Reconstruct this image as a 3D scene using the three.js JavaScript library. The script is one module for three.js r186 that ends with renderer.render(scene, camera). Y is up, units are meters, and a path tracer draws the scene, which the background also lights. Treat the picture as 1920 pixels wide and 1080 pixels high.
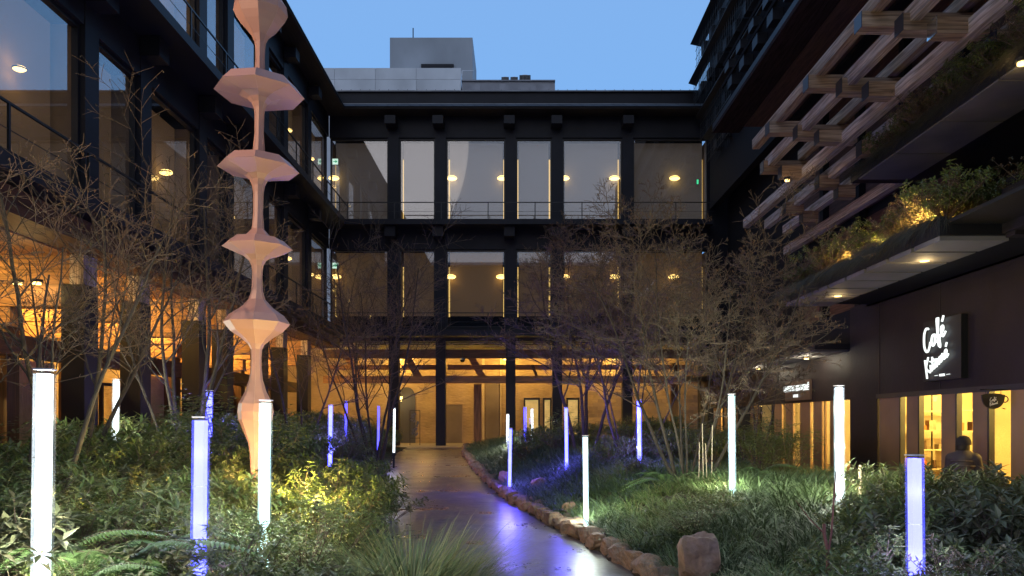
import * as THREE from 'three';
import { FontLoader } from 'three/addons/loaders/FontLoader.js';
import { TextGeometry } from 'three/addons/geometries/TextGeometry.js';
import { mergeGeometries, toCreasedNormals } from 'three/addons/utils/BufferGeometryUtils.js';
import { MarchingCubes } from 'three/addons/objects/MarchingCubes.js';
import { ImprovedNoise } from 'three/addons/math/ImprovedNoise.js';

const lerp = (a, b, t) => a + (b - a) * t;
const clamp = (x, a = 0, b = 1) => Math.min(b, Math.max(a, x));
const sstep = (a, b, x) => { const t = clamp((x - a) / (b - a)); return t * t * (3 - 2 * t); };
// ------------------------------------------------------------------ camera, sky, sun, exposure
const EYE = 1.65, VX = 970, VY = 790, F = 1390;
const scene = new THREE.Scene();
const camera = new THREE.PerspectiveCamera(2 * Math.atan(540 / F) * 180 / Math.PI, 16 / 9, 0.1, 400);
camera.position.set(0, EYE, 0);
camera.lookAt(0, EYE, -10);
camera.setViewOffset(1920, 1080, 960 - VX, 540 - VY, 1920, 1080);
const renderer = new THREE.WebGLRenderer({ antialias: true });
renderer.toneMapping = THREE.LinearToneMapping;
renderer.toneMappingExposure = 1;
renderer.shadowMap.enabled = true;
renderer.setSize(1024, 576);

{ // clear dusk sky: deep blue overhead, paler towards the horizon, a little warmer where the sun has set behind the camera
  const W = 256, H = 128, data = new Float32Array(W * H * 4);
  for (let j = 0; j < H; j++) for (let i = 0; i < W; i++) {
    const el = ((j + 0.5) / H - 0.5) * Math.PI, az = ((i + 0.5) / W - 0.5) * 2 * Math.PI;
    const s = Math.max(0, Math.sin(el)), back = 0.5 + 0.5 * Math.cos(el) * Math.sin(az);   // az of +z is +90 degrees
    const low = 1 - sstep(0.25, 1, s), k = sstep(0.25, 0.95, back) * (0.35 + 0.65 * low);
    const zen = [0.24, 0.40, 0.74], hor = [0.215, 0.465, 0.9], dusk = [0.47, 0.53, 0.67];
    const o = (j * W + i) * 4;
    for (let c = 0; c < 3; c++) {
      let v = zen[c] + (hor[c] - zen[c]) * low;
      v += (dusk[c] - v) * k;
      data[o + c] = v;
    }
    data[o + 3] = 1;
  }
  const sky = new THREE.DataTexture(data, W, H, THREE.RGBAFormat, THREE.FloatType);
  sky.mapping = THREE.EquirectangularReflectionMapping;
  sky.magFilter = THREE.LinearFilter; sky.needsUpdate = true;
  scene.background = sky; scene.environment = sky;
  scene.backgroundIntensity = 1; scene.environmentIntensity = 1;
}
const sun = new THREE.DirectionalLight(new THREE.Color(1, 0.86, 0.74), 0.06);
sun.position.set(-14, 22, 34); sun.target.position.set(0, 2, -18);
sun.shadow.radius = 40; sun.shadow.mapSize.set(2048, 2048);
Object.assign(sun.shadow.camera, { left: -40, right: 40, top: 40, bottom: -40, near: 1, far: 120 });
scene.add(sun, sun.target);

// ------------------------------------------------------------------ helpers
function rng(seed) { let a = seed >>> 0; return () => { a = (a + 0x6D2B79F5) | 0; let t = Math.imul(a ^ (a >>> 15), 1 | a); t = (t + Math.imul(t ^ (t >>> 7), 61 | t)) ^ t; return ((t ^ (t >>> 14)) >>> 0) / 4294967296; }; }
const P = (px, py, d) => [(px - VX) / F * d, EYE + (VY - py) / F * d, -d];
const V = (x, y, z) => new THREE.Vector3(x, y, z);
const perlin = new ImprovedNoise();
const counts = {};
function numbered(name) { const k = counts[name] = (counts[name] ?? -1) + 1; return k ? `${name}_${String(k).padStart(3, '0')}` : name; }
function tag(o, label, category, group, kind) { o.userData = {}; if (label) o.userData.label = label; if (category) o.userData.category = category; if (group) o.userData.group = group; if (kind) o.userData.kind = kind; return o; }
function thing(name, label, category, pos = [0, 0, 0], group) { const o = new THREE.Group(); o.name = numbered(name); o.position.set(...pos); scene.add(o); return tag(o, label, category, group); }
// a part in world coordinates under a thing (or under one of its parts)
function part(root, name, geo, mat, under) { const g = geo.clone(); g.translate(-root.position.x, -root.position.y, -root.position.z); const m = new THREE.Mesh(g, mat); m.name = name; (under || root).add(m); return m; }
function local(parent, name, geo, mat) { const m = new THREE.Mesh(geo, mat); m.name = name; parent.add(m); return m; }
function struct(name, geo, mat) { const m = new THREE.Mesh(geo, mat); m.name = name; m.userData = { kind: 'structure' }; scene.add(m); return m; }
function solo(name, geo, mat, label, category, group, kind) { const m = new THREE.Mesh(geo, mat); m.name = numbered(name); scene.add(m); return tag(m, label, category, group, kind); }
function copyOf(o, label, pos, ry = 0, s = 1) { const c = o.clone(); c.name = numbered(o.name.replace(/_\d{3}$/, '')); c.userData = { ...o.userData }; if (label) c.userData.label = label; if (pos) c.position.set(...pos); c.rotation.y = ry; if (Array.isArray(s)) c.scale.set(...s); else c.scale.setScalar(s); scene.add(c); return c; }

// a box given by its limits, with uv in metres and the grain running along its longest side
function bx(x0, x1, y0, y1, z0, z1, ch = 0) {
  const c = [[x0, x1], [y0, y1], [z0, z1]].map(([a, b]) => [Math.min(a, b), Math.max(a, b)]);
  const L = c.map(([a, b]) => b - a), pos = [], nor = [], uv = [], off = (c[0][0] * 3.7 + c[1][0] * 5.3 + c[2][0] * 1.9);
  for (let ax = 0; ax < 3; ax++) for (let s = 0; s < 2; s++) {
    let u = (ax + 1) % 3, v = (ax + 2) % 3; if (L[v] > L[u]) [u, v] = [v, u];
    const n = [0, 0, 0]; n[ax] = s ? 1 : -1;
    const q = [[0, 0], [1, 0], [1, 1], [0, 1]].map(([a, b]) => { const p = [0, 0, 0]; p[ax] = c[ax][s]; p[u] = c[u][a]; p[v] = c[v][b]; return p; });
    const e1 = q[1].map((t, i) => t - q[0][i]), e2 = q[2].map((t, i) => t - q[0][i]);
    const cr = [e1[1] * e2[2] - e1[2] * e2[1], e1[2] * e2[0] - e1[0] * e2[2], e1[0] * e2[1] - e1[1] * e2[0]];
    const idx = cr[ax] * n[ax] > 0 ? [0, 1, 2, 0, 2, 3] : [0, 2, 1, 0, 3, 2];
    for (const i of idx) { pos.push(...q[i]); nor.push(...n); uv.push(q[i][u] + off, q[i][v] + off * 0.37); }
  }
  const g = new THREE.BufferGeometry();
  g.setAttribute('position', new THREE.Float32BufferAttribute(pos, 3));
  g.setAttribute('normal', new THREE.Float32BufferAttribute(nor, 3));
  g.setAttribute('uv', new THREE.Float32BufferAttribute(uv, 2));
  return g;
}
function flat(g) { const a = g.index ? g.toNonIndexed() : g; for (const k of Object.keys(a.attributes)) if (!['position', 'normal', 'uv'].includes(k)) a.deleteAttribute(k); return a; }
const merge = (...gs) => mergeGeometries(gs.flat().map(flat));
function bar(a, b, r, n = 6) { const A = V(...a), B = V(...b), d = B.clone().sub(A), g = new THREE.CylinderGeometry(r, r, d.length(), n); g.applyQuaternion(new THREE.Quaternion().setFromUnitVectors(V(0, 1, 0), d.clone().normalize())); g.translate(...A.add(B).multiplyScalar(0.5).toArray()); return flat(g); }
function quadPrism(pts, axis, a0, a1) { // extrude a 2-D polygon (in the plane across `axis`) from a0 to a1
  const sh = new THREE.Shape(pts.map(p => new THREE.Vector2(p[0], p[1])));
  const g = new THREE.ExtrudeGeometry(sh, { depth: a1 - a0, bevelEnabled: false });
  if (axis === 'z') g.translate(0, 0, a0);
  else g.applyMatrix4(new THREE.Matrix4().set(0, 0, 1, a0, 0, 1, 0, 0, 1, 0, 0, 0, 0, 0, 0, 1)), g.index || flipFaces(g);
  return flat(g);
}
function flipFaces(g) { for (const k of Object.keys(g.attributes)) { const a = g.attributes[k], n = a.itemSize; for (let i = 0; i < a.count; i += 3) for (let c = 0; c < n; c++) { const t = a.array[(i + 1) * n + c]; a.array[(i + 1) * n + c] = a.array[(i + 2) * n + c]; a.array[(i + 2) * n + c] = t; } } }

// ------------------------------------------------------------------ textures
function hash(x, y, s) { let h = (x * 374761393 + y * 668265263 + s * 2147483647) | 0; h = Math.imul(h ^ (h >>> 13), 1274126177); return ((h ^ (h >>> 16)) >>> 0) / 4294967296; }
function vn(x, y, px, py, s) { const xi = Math.floor(x), yi = Math.floor(y), f = (t) => t * t * (3 - 2 * t), u = f(x - xi), v = f(y - yi), m = (a, n) => ((a % n) + n) % n; return lerp(lerp(hash(m(xi, px), m(yi, py), s), hash(m(xi + 1, px), m(yi, py), s), u), lerp(hash(m(xi, px), m(yi + 1, py), s), hash(m(xi + 1, px), m(yi + 1, py), s), u), v); }
function fbm(u, v, fx, fy, oct, s) { let a = 0, w = 0.5, t = 0; for (let i = 0; i < oct; i++) { a += w * vn(u * fx, v * fy, fx, fy, s + i); t += w; w *= 0.5; fx *= 2; fy *= 2; } return a / t; }
function tex(n, fn, rx = 1, ry = 1) { // linear values
  const d = new Uint8Array(n * n * 4);
  for (let j = 0; j < n; j++) for (let i = 0; i < n; i++) { const c = fn(i / n, j / n); for (let k = 0; k < 3; k++) d[(j * n + i) * 4 + k] = clamp(Array.isArray(c) ? c[k] : c) * 255; d[(j * n + i) * 4 + 3] = 255; }
  const t = new THREE.DataTexture(d, n, n); t.wrapS = t.wrapT = THREE.RepeatWrapping; t.magFilter = THREE.LinearFilter; t.repeat.set(rx, ry); t.needsUpdate = true; return t;
}
const rep = (t, x, y) => { const c = t.clone(); c.repeat.set(x, y); c.needsUpdate = true; return c; };
const T = {};
T.wood = tex(512, (u, v) => { const w = fbm(u, v, 2, 4, 3, 11) * 0.09, g = fbm(u, v + w, 3, 44, 4, 3), k = Math.pow(fbm(u, v + w, 4, 22, 2, 9), 3); return clamp(0.42 + 0.75 * g - 0.55 * k); }, 0.5, 1.1);
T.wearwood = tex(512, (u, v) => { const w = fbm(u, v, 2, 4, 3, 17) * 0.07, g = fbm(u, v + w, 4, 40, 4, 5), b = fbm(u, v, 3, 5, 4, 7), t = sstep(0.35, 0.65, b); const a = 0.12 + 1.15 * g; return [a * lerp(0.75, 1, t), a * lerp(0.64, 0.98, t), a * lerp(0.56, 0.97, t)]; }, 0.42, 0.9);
T.grime = tex(512, (u, v) => clamp(0.55 + 0.6 * fbm(u, v, 5, 5, 5, 21)), 0.23, 0.23);
T.fine = tex(256, (u, v) => fbm(u, v, 16, 16, 4, 31), 1.3, 1.3);
T.plaster = tex(512, (u, v) => { const a = fbm(u, v, 4, 5, 5, 41), b = fbm(u, v, 24, 90, 3, 43); return clamp(0.5 + 0.55 * a + 0.22 * b - 0.15); }, 0.3, 0.3);
T.trowel = tex(512, (u, v) => fbm(u, v, 10, 34, 4, 45), 0.45, 0.45);
T.path = tex(1024, (u, v) => { const a = fbm(u, v, 5, 5, 5, 51), b = fbm(u, v, 60, 60, 3, 53); return clamp(0.45 + 0.55 * a + 0.25 * b); }, 0.21, 0.21);
T.pathRough = tex(512, (u, v) => clamp(0.28 + 0.3 * (fbm(u, v, 6, 6, 5, 61) - 0.5) + 0.12 * fbm(u, v, 70, 70, 2, 67)), 0.3, 0.3);
T.pathBump = tex(512, (u, v) => 0.6 * fbm(u, v, 5, 22, 3, 71) + 0.4 * fbm(u, v, 64, 64, 3, 73), 0.42, 0.42);
T.stone = tex(512, (u, v) => { const a = fbm(u, v, 6, 6, 5, 81), b = fbm(u, v, 30, 30, 3, 83), t = sstep(0.45, 0.65, fbm(u, v, 3, 3, 3, 85)); const k = 0.35 + 0.7 * a + 0.3 * (b - 0.5); return [k, k * lerp(0.86, 0.74, t), k * lerp(0.78, 0.56, t)]; }, 1.2, 1.2);
T.soil = tex(256, (u, v) => { const a = fbm(u, v, 8, 8, 5, 91); return [0.3 + 0.7 * a, 0.25 + 0.62 * a, 0.18 + 0.5 * a]; }, 1.5, 1.5);
T.bark = tex(256, (u, v) => 0.35 + 0.9 * fbm(u, v, 6, 20, 4, 95), 1, 1);

// ------------------------------------------------------------------ materials (linear base colours)
const C = (r, g, b) => new THREE.Color().setRGB(r, g, b);
const std = (c, o = {}) => new THREE.MeshStandardMaterial({ color: C(...c), roughness: 0.7, ...o });
const glow = (c, k = 1) => new THREE.MeshStandardMaterial({ color: C(0.02, 0.02, 0.02), emissive: C(...c), emissiveIntensity: k, roughness: 0.6 });
const pane = (o = {}) => new THREE.MeshPhysicalMaterial({ color: 0xffffff, roughness: 0.015, transmission: 1, thickness: 0, ior: 2.15, ...o });
const M = {
  dark: new THREE.MeshPhysicalMaterial({ color: C(0.021, 0.021, 0.027), roughness: 0.5, specularIntensity: 0.55, map: T.grime }),
  darkFlat: new THREE.MeshPhysicalMaterial({ color: C(0.012, 0.012, 0.015), roughness: 0.7, specularIntensity: 0.4 }),
  frame: std([0.014, 0.014, 0.016], { roughness: 0.4 }),
  soffit: std([0.04, 0.032, 0.026], { roughness: 0.75, map: T.wood }),
  roofMetal: std([0.2, 0.215, 0.24], { roughness: 0.35, metalness: 0.6, map: T.grime }),
  glass: pane(),
  glassClear: pane({ ior: 1.5 }),
  blind: std([0.28, 0.19, 0.115], { roughness: 0.95, emissive: C(0.042, 0.025, 0.01) }),  // emissive stands in for room light coming through the cloth
  blindCool: std([0.26, 0.24, 0.23], { roughness: 0.95, emissive: C(0.028, 0.022, 0.016) }),  // greyer, dimmer copy with the same stand-in back glow
  gap: glow([1.05, 0.68, 0.2]),
  lampWarm: glow([4.5, 3.0, 0.9]),
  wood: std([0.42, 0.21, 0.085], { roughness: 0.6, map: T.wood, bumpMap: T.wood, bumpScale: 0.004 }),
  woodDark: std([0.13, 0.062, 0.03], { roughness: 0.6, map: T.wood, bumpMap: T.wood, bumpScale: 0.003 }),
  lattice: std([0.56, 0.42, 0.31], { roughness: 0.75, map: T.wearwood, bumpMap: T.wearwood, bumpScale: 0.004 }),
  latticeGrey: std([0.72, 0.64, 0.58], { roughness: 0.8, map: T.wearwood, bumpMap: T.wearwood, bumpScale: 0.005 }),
  matte: new THREE.MeshPhysicalMaterial({ color: C(0.014, 0.013, 0.015), roughness: 1, specularIntensity: 0.1 }),
  endCap: std([0.05, 0.055, 0.07], { roughness: 0.35, metalness: 0.3 }),
  mirror: std([0.75, 0.78, 0.8], { roughness: 0.12, metalness: 1 }),
  brownWall: std([0.12, 0.06, 0.05], { roughness: 0.8, map: T.wood }),
  cafeWall: new THREE.MeshPhysicalMaterial({ color: C(0.03, 0.022, 0.023), specularIntensity: 0.5, roughness: 0.6, map: T.grime, bumpMap: T.fine, bumpScale: 0.002 }),
  plaster: std([0.5, 0.38, 0.25], { roughness: 0.9, map: T.plaster, bumpMap: T.trowel, bumpScale: 0.02 }),
  beige: std([0.34, 0.26, 0.2], { roughness: 0.85, map: T.grime }),
  ceiling: std([0.6, 0.5, 0.34], { roughness: 0.9, map: T.grime }),
  truss: std([0.66, 0.6, 0.36], { roughness: 0.6 }),
  panelGrey: std([0.22, 0.21, 0.2], { roughness: 0.7, map: T.grime }),
  finBrown: std([0.32, 0.2, 0.11], { roughness: 0.55, metalness: 0, map: T.grime }),
  concrete: std([0.5, 0.52, 0.54], { roughness: 0.85, map: T.grime }),
  white: std([0.78, 0.79, 0.8], { roughness: 0.8, map: rep(T.grime, 0.09, 0.06) }),
  greyPanel: std([0.36, 0.35, 0.37], { roughness: 0.7, map: T.grime }),
  path: std([0.105, 0.092, 0.096], { map: T.path, roughness: 1, roughnessMap: T.pathRough, bumpMap: T.pathBump, bumpScale: 0.0025 }),
  paving: std([0.3, 0.27, 0.23], { map: T.path, roughness: 0.45, bumpMap: T.fine, bumpScale: 0.001 }),
  soil: std([0.055, 0.042, 0.03], { map: T.soil, roughness: 1, bumpMap: T.soil, bumpScale: 0.03 }),
  stone: std([0.36, 0.285, 0.23], { map: T.stone, roughness: 0.85, bumpMap: T.stone, bumpScale: 0.015 }),
  bark: std([0.075, 0.058, 0.042], { map: T.bark, roughness: 0.9, bumpMap: T.bark, bumpScale: 0.006 }),
  twig: std([0.125, 0.088, 0.058], { roughness: 0.9 }),
  bamboo: std([0.38, 0.3, 0.2], { roughness: 0.7 }),
  leaf: new THREE.MeshPhysicalMaterial({ color: 0xffffff, vertexColors: true, roughness: 0.62, side: THREE.DoubleSide, transmission: 0.25, thickness: 0, ior: 1.4 }),
  grass: new THREE.MeshStandardMaterial({ color: 0xffffff, vertexColors: true, roughness: 0.6, side: THREE.DoubleSide }),
  paper: std([0.52, 0.285, 0.235], { roughness: 0.45, bumpMap: T.fine, bumpScale: 0.0015 }),
  black: std([0.012, 0.012, 0.013], { roughness: 0.5 }),
  letter: glow([1.35, 1.45, 1.4]),
  letterWarm: glow([2.4, 2.3, 2.0]),
  ink: std([0.06, 0.04, 0.025]),
};

// ------------------------------------------------------------------ ground, path, garden terrain
const table = (t, d) => { if (d <= t[0][0]) return t[0][1]; for (let i = 1; i < t.length; i++) if (d <= t[i][0]) return lerp(t[i - 1][1], t[i][1], (d - t[i - 1][0]) / (t[i][0] - t[i - 1][0])); return t[t.length - 1][1]; };
const RT = [[0, 2.7], [4, 2.05], [7.96, 1.29], [9.97, 0.93], [13.1, 0.28], [16.7, -0.42], [21.5, -1.16], [28.2, -2.07], [33.6, -2.4]];
const pathR = (d) => (table(RT, d - 0.8) + table(RT, d) * 2 + table(RT, d + 0.8)) / 4;
const pathL = (d) => pathR(d) - 2.62;
const pathY = (d) => 0.44 * sstep(14, 33, d);
function H(x, d) { // garden height
  const y = pathY(d), wob = 0.09 * perlin.noise(x * 0.9, d * 0.9, 3.1);
  if (x > pathR(d)) {
    const e = x - pathR(d), amp = lerp(0.18, 0.6, sstep(5.5, 10, d)) * lerp(1, 0.45, sstep(22, 33, d));
    return lerp(y + 0.1 + amp * sstep(0.15, 2.0, e) + wob * sstep(0.3, 1, e), 0.0 + y * 0.9, sstep(5.6, 6.6, x));
  }
  if (x < pathL(d)) {
    const e = pathL(d) - x, amp = lerp(0.5, 0.62, sstep(4, 8, d)) * lerp(1, 0.5, sstep(24, 33, d));
    return lerp(y + 0.04 + amp * sstep(0, 2.2, e) + wob * sstep(0.2, 1, e), 0.3 + y * 0.3, sstep(-7.6, -8.6, x));
  }
  return y - 0.06;
}
{
  const g = new THREE.PlaneGeometry(1200, 1200, 8, 8); g.rotateX(-Math.PI / 2); g.translate(0, -0.25, 0);
  struct('ground', g, std([0.12, 0.115, 0.11], { roughness: 0.9, map: rep(T.grime, 400, 400) }));
  // garden soil
  const nx = 100, nz = 170, x0 = -9.2, x1 = 8.1, d0 = -1, d1 = 33.6, pos = [], uv = [], ix = [];
  for (let j = 0; j <= nz; j++) for (let i = 0; i <= nx; i++) { const x = lerp(x0, x1, i / nx), d = lerp(d0, d1, j / nz); pos.push(x, H(x, d), -d); uv.push(x, d); }
  for (let j = 0; j < nz; j++) for (let i = 0; i < nx; i++) { const a = j * (nx + 1) + i, b = a + 1, c = a + nx + 1, e = c + 1; ix.push(a, b, c, b, e, c); }
  const s = new THREE.BufferGeometry(); s.setAttribute('position', new THREE.Float32BufferAttribute(pos, 3)); s.setAttribute('uv', new THREE.Float32BufferAttribute(uv, 2)); s.setIndex(ix); s.computeVertexNormals();
  struct('garden_soil', s, M.soil);
  // the path: smooth concrete, one long curving slab
  const p2 = [], u2 = [], i2 = [], n = 90, m = 8;
  for (let j = 0; j <= n; j++) for (let i = 0; i <= m; i++) { const d = lerp(-1, 33.75, j / n), x = lerp(pathL(d), pathR(d), i / m); p2.push(x, pathY(d) + 0.003 * perlin.noise(x * 1.3, d * 1.3, 9), -d); u2.push(x, d); }
  for (let j = 0; j < n; j++) for (let i = 0; i < m; i++) { const a = j * (m + 1) + i, b = a + 1, c = a + m + 1, e = c + 1; i2.push(a, b, c, b, e, c); }
  const q = new THREE.BufferGeometry(); q.setAttribute('position', new THREE.Float32BufferAttribute(p2, 3)); q.setAttribute('uv', new THREE.Float32BufferAttribute(u2, 2)); q.setIndex(i2); q.computeVertexNormals();
  struct('path', q, M.path);
  struct('arcade_floor', bx(-14, 11, 0.2, 0.455, -41, -33.75), M.paving);
  struct('side_arcade_floor', bx(-14, -9.0, 0.1, 0.36, -33.75, 2), M.paving);
  struct('terrace', bx(6.3, 8.1, -0.2, 0.02, -33.7, -3), M.paving);
}

// ------------------------------------------------------------------ the two dark wings (rear and left), one builder
const Zb = -36.5, Xl = -9.25;
function makeWing(root, kind, cols, s0, s1, winLabels) {
  const B = kind === 'rear' ? (a, b, y0, y1, o0, o1) => bx(a, b, y0, y1, Zb + o0, Zb + o1) : (a, b, y0, y1, o0, o1) => bx(Xl + o0, Xl + o1, y0, y1, -b, -a);
  const p = (n, g, m, u) => part(root, n, g, m, u);
  const hw = 0.26;
  // solid body behind the blinds, so that no daylight comes through
  p('wall', merge(B(s0, s1, 5.8, 16.9, -1.5, -1.2), B(s0, s1, 16.9, 17.1, -8, 0.1), B(s0, s1, 5.6, 5.8, -5, -0.3)), M.darkFlat);
  // header bands and upper wall
  p('header', B(s0, s1, 15.62, 16.67, -0.3, 0), M.dark);
  p('header', B(s0, s1, 10.13, 11.1, -0.3, 0), M.dark);
  p('header', B(s0, s1, 5.6, 6.3, -0.3, -0.02), M.dark);
  p('sill', B(s0, s1, 11.1, 11.42, -0.3, -0.02), M.dark);
  // panel joints in the header bands
  for (const c of cols) for (const y of [[15.64, 16.6], [10.15, 11.0]]) p('panel_joint', B(c - 0.009, c + 0.009, y[0], y[1], 0, 0.006), M.frame);
  // slabs, soffit, eaves
  const slab3 = p('balcony_slab', B(s0, s1, 11.1, 11.35, 0.001, 1.0), M.dark);
  const slab2 = p('balcony_slab', B(s0, s1, 5.75, 6.05, 0.001, 1.0), M.dark);
  p('eave_soffit', B(s0, s1, 16.67, 16.72, 0, 0.93), M.soffit);
  p('eave_edge', B(s0, s1, 16.72, 16.77, 0.3, 0.96), M.darkFlat);
  p('parapet', B(s0, s1, 17.1, 17.78, -0.4, 0.15), M.dark);
  const clips = [B(s0, s1, 17.78, 17.84, -0.5, 0.27)];
  for (let s = s0 + 0.2; s < s1; s += 0.46) clips.push(B(s - 0.012, s + 0.012, 17.84, 17.875, 0.2, 0.28));
  p('roof_cap', merge(clips), M.roofMetal);
  // roof panels of the lower eave, each its own sheet with a standing seam
  const pw = 0.52;
  for (let s = s0 + 0.3, k = 0; s < s1 - pw; s += pw, k++) {
    const lean = 0.16, a = s + 0.012, b = s + pw - 0.012, q = (ss, y, o) => kind === 'rear' ? [ss, y, Zb + o] : [Xl + o, y, -ss];
    const c = [q(a + lean, 16.772, 0.965), q(b + lean, 16.772, 0.965), q(b, 17.13, 0.36), q(a, 17.13, 0.36)];
    const g = new THREE.BufferGeometry();
    const ord = kind === 'rear' ? [0, 1, 2, 0, 2, 3] : [0, 2, 1, 0, 3, 2];
    g.setAttribute('position', new THREE.Float32BufferAttribute(ord.flatMap(i => c[i]), 3));
    g.setAttribute('uv', new THREE.Float32BufferAttribute(ord.flatMap(i => [[0, 0], [0.5, 0], [0.5, 0.5], [0, 0.5]][i].map(t => t + k * 0.37)), 2));
    g.computeVertexNormals();
    p('roof_panel', merge(g, bar(c[0], c[3], 0.012, 4)), M.roofMetal);
  }
  p('roof_flashing', B(s0, s1, 17.1, 17.15, 0.1, 0.37), M.roofMetal);
  // columns and beam ends
  for (const c of cols) {
    p('column', B(c - hw, c + hw, 5.6, 16.67, -0.29, 0.02), M.dark);
    p('beam_end', B(c - hw - 0.06, c + hw - 0.06, 16.04, 16.44, 0.021, kind === 'rear' ? 0.72 : 0.5), M.dark);
    p('beam_end', B(c - hw - 0.06, c + hw - 0.06, 10.6, 11.08, 0.021, kind === 'rear' ? 0.75 : 0.5), M.dark);
  }
  // windows
  const edges = [s0, ...cols.flatMap(c => [c - hw, c + hw]), s1];
  for (let i = 0; i < edges.length; i += 2) for (const [y0, y1, lv] of [[6.3, 10.13, 2], [11.42, 15.62, 3]]) {
    const a = edges[i] + (i ? 0.004 : 0.02), b = edges[i + 1] - 0.004, f = 0.07; if (b - a < 0.8) continue;
    const fr = p('window', merge(B(a, a + f, y0, y1, -0.24, -0.1), B(b - f, b, y0, y1, -0.24, -0.1), B(a + f, b - f, y0, y0 + 0.05, -0.24, -0.1), B(a + f, b - f, y1 - 0.09, y1, -0.24, -0.1)), M.frame);
    p('pane', B(a + f, b - f, y0 + 0.05, y1 - 0.09, -0.175, -0.174), M.glass, fr);
    const low = lv === 2 ? 0.62 : 0.02;   // the lower floor's blinds stop short of the sill
    p('blind', B(a + f + 0.075, b - f - 0.075, y0 + low, y1 - 0.05, -0.66, -0.64), kind === 'rear' && lv === 3 ? M.blindCool : M.blind, fr);
    p('lit_gap', merge(B(a + f - 0.02, a + f + 0.05, y0 + low, y0 + (y1 - y0) * (kind === 'rear' ? 0.82 : 0.7), -0.95, -0.94), B(b - f - 0.05, b - f + 0.02, y0 + low, y0 + (y1 - y0) * (kind === 'rear' ? 0.82 : 0.7), -0.95, -0.94)), M.gap, fr);
    p('reveal', merge(B(a, a + 0.012, y0, y1, -1.2, -0.24), B(b - 0.012, b, y0, y1, -1.2, -0.24)), M.beige, fr);
  }
  // balcony rails
  for (const y of [11.35, 6.05]) {
    const rail = p('handrail', merge(B(s0, s1, y + 0.78, y + 0.82, 0.93, 0.97)), M.frame);
    p('cable', merge(B(s0, s1, y + 0.36, y + 0.372, 0.944, 0.956)), M.frame, rail);
    for (let s = s0 + 1.1; s < s1; s += 2.25) p('baluster', B(s - 0.022, s + 0.022, y, y + 0.78, 0.93, 0.97), M.frame, rail);
  }
  return p;
}
const colsB = [738, 826, 957.5, 1045, 1177].map(x => (x - VX) / F * 36.5);
const colsL = [4.7, 7.0, 10.4, 12.7, 16.1, 18.45, 21.8, 23.9, 27.3, 29.6, 33.0];
const rear = thing('rear_wing', 'dark three-storey wing closing the courtyard behind the path, wide windows over a lit arcade', 'building', [0, 0.44, Zb]);
const pr = makeWing(rear, 'rear', colsB, -9.25, 9.4);
const left = thing('left_wing', 'long dark wing along the left side with wooden arcade beams under its balconies', 'building', [Xl, 0.36, -18]);
const pl = makeWing(left, 'left', colsL, 2, 36.4);

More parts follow.
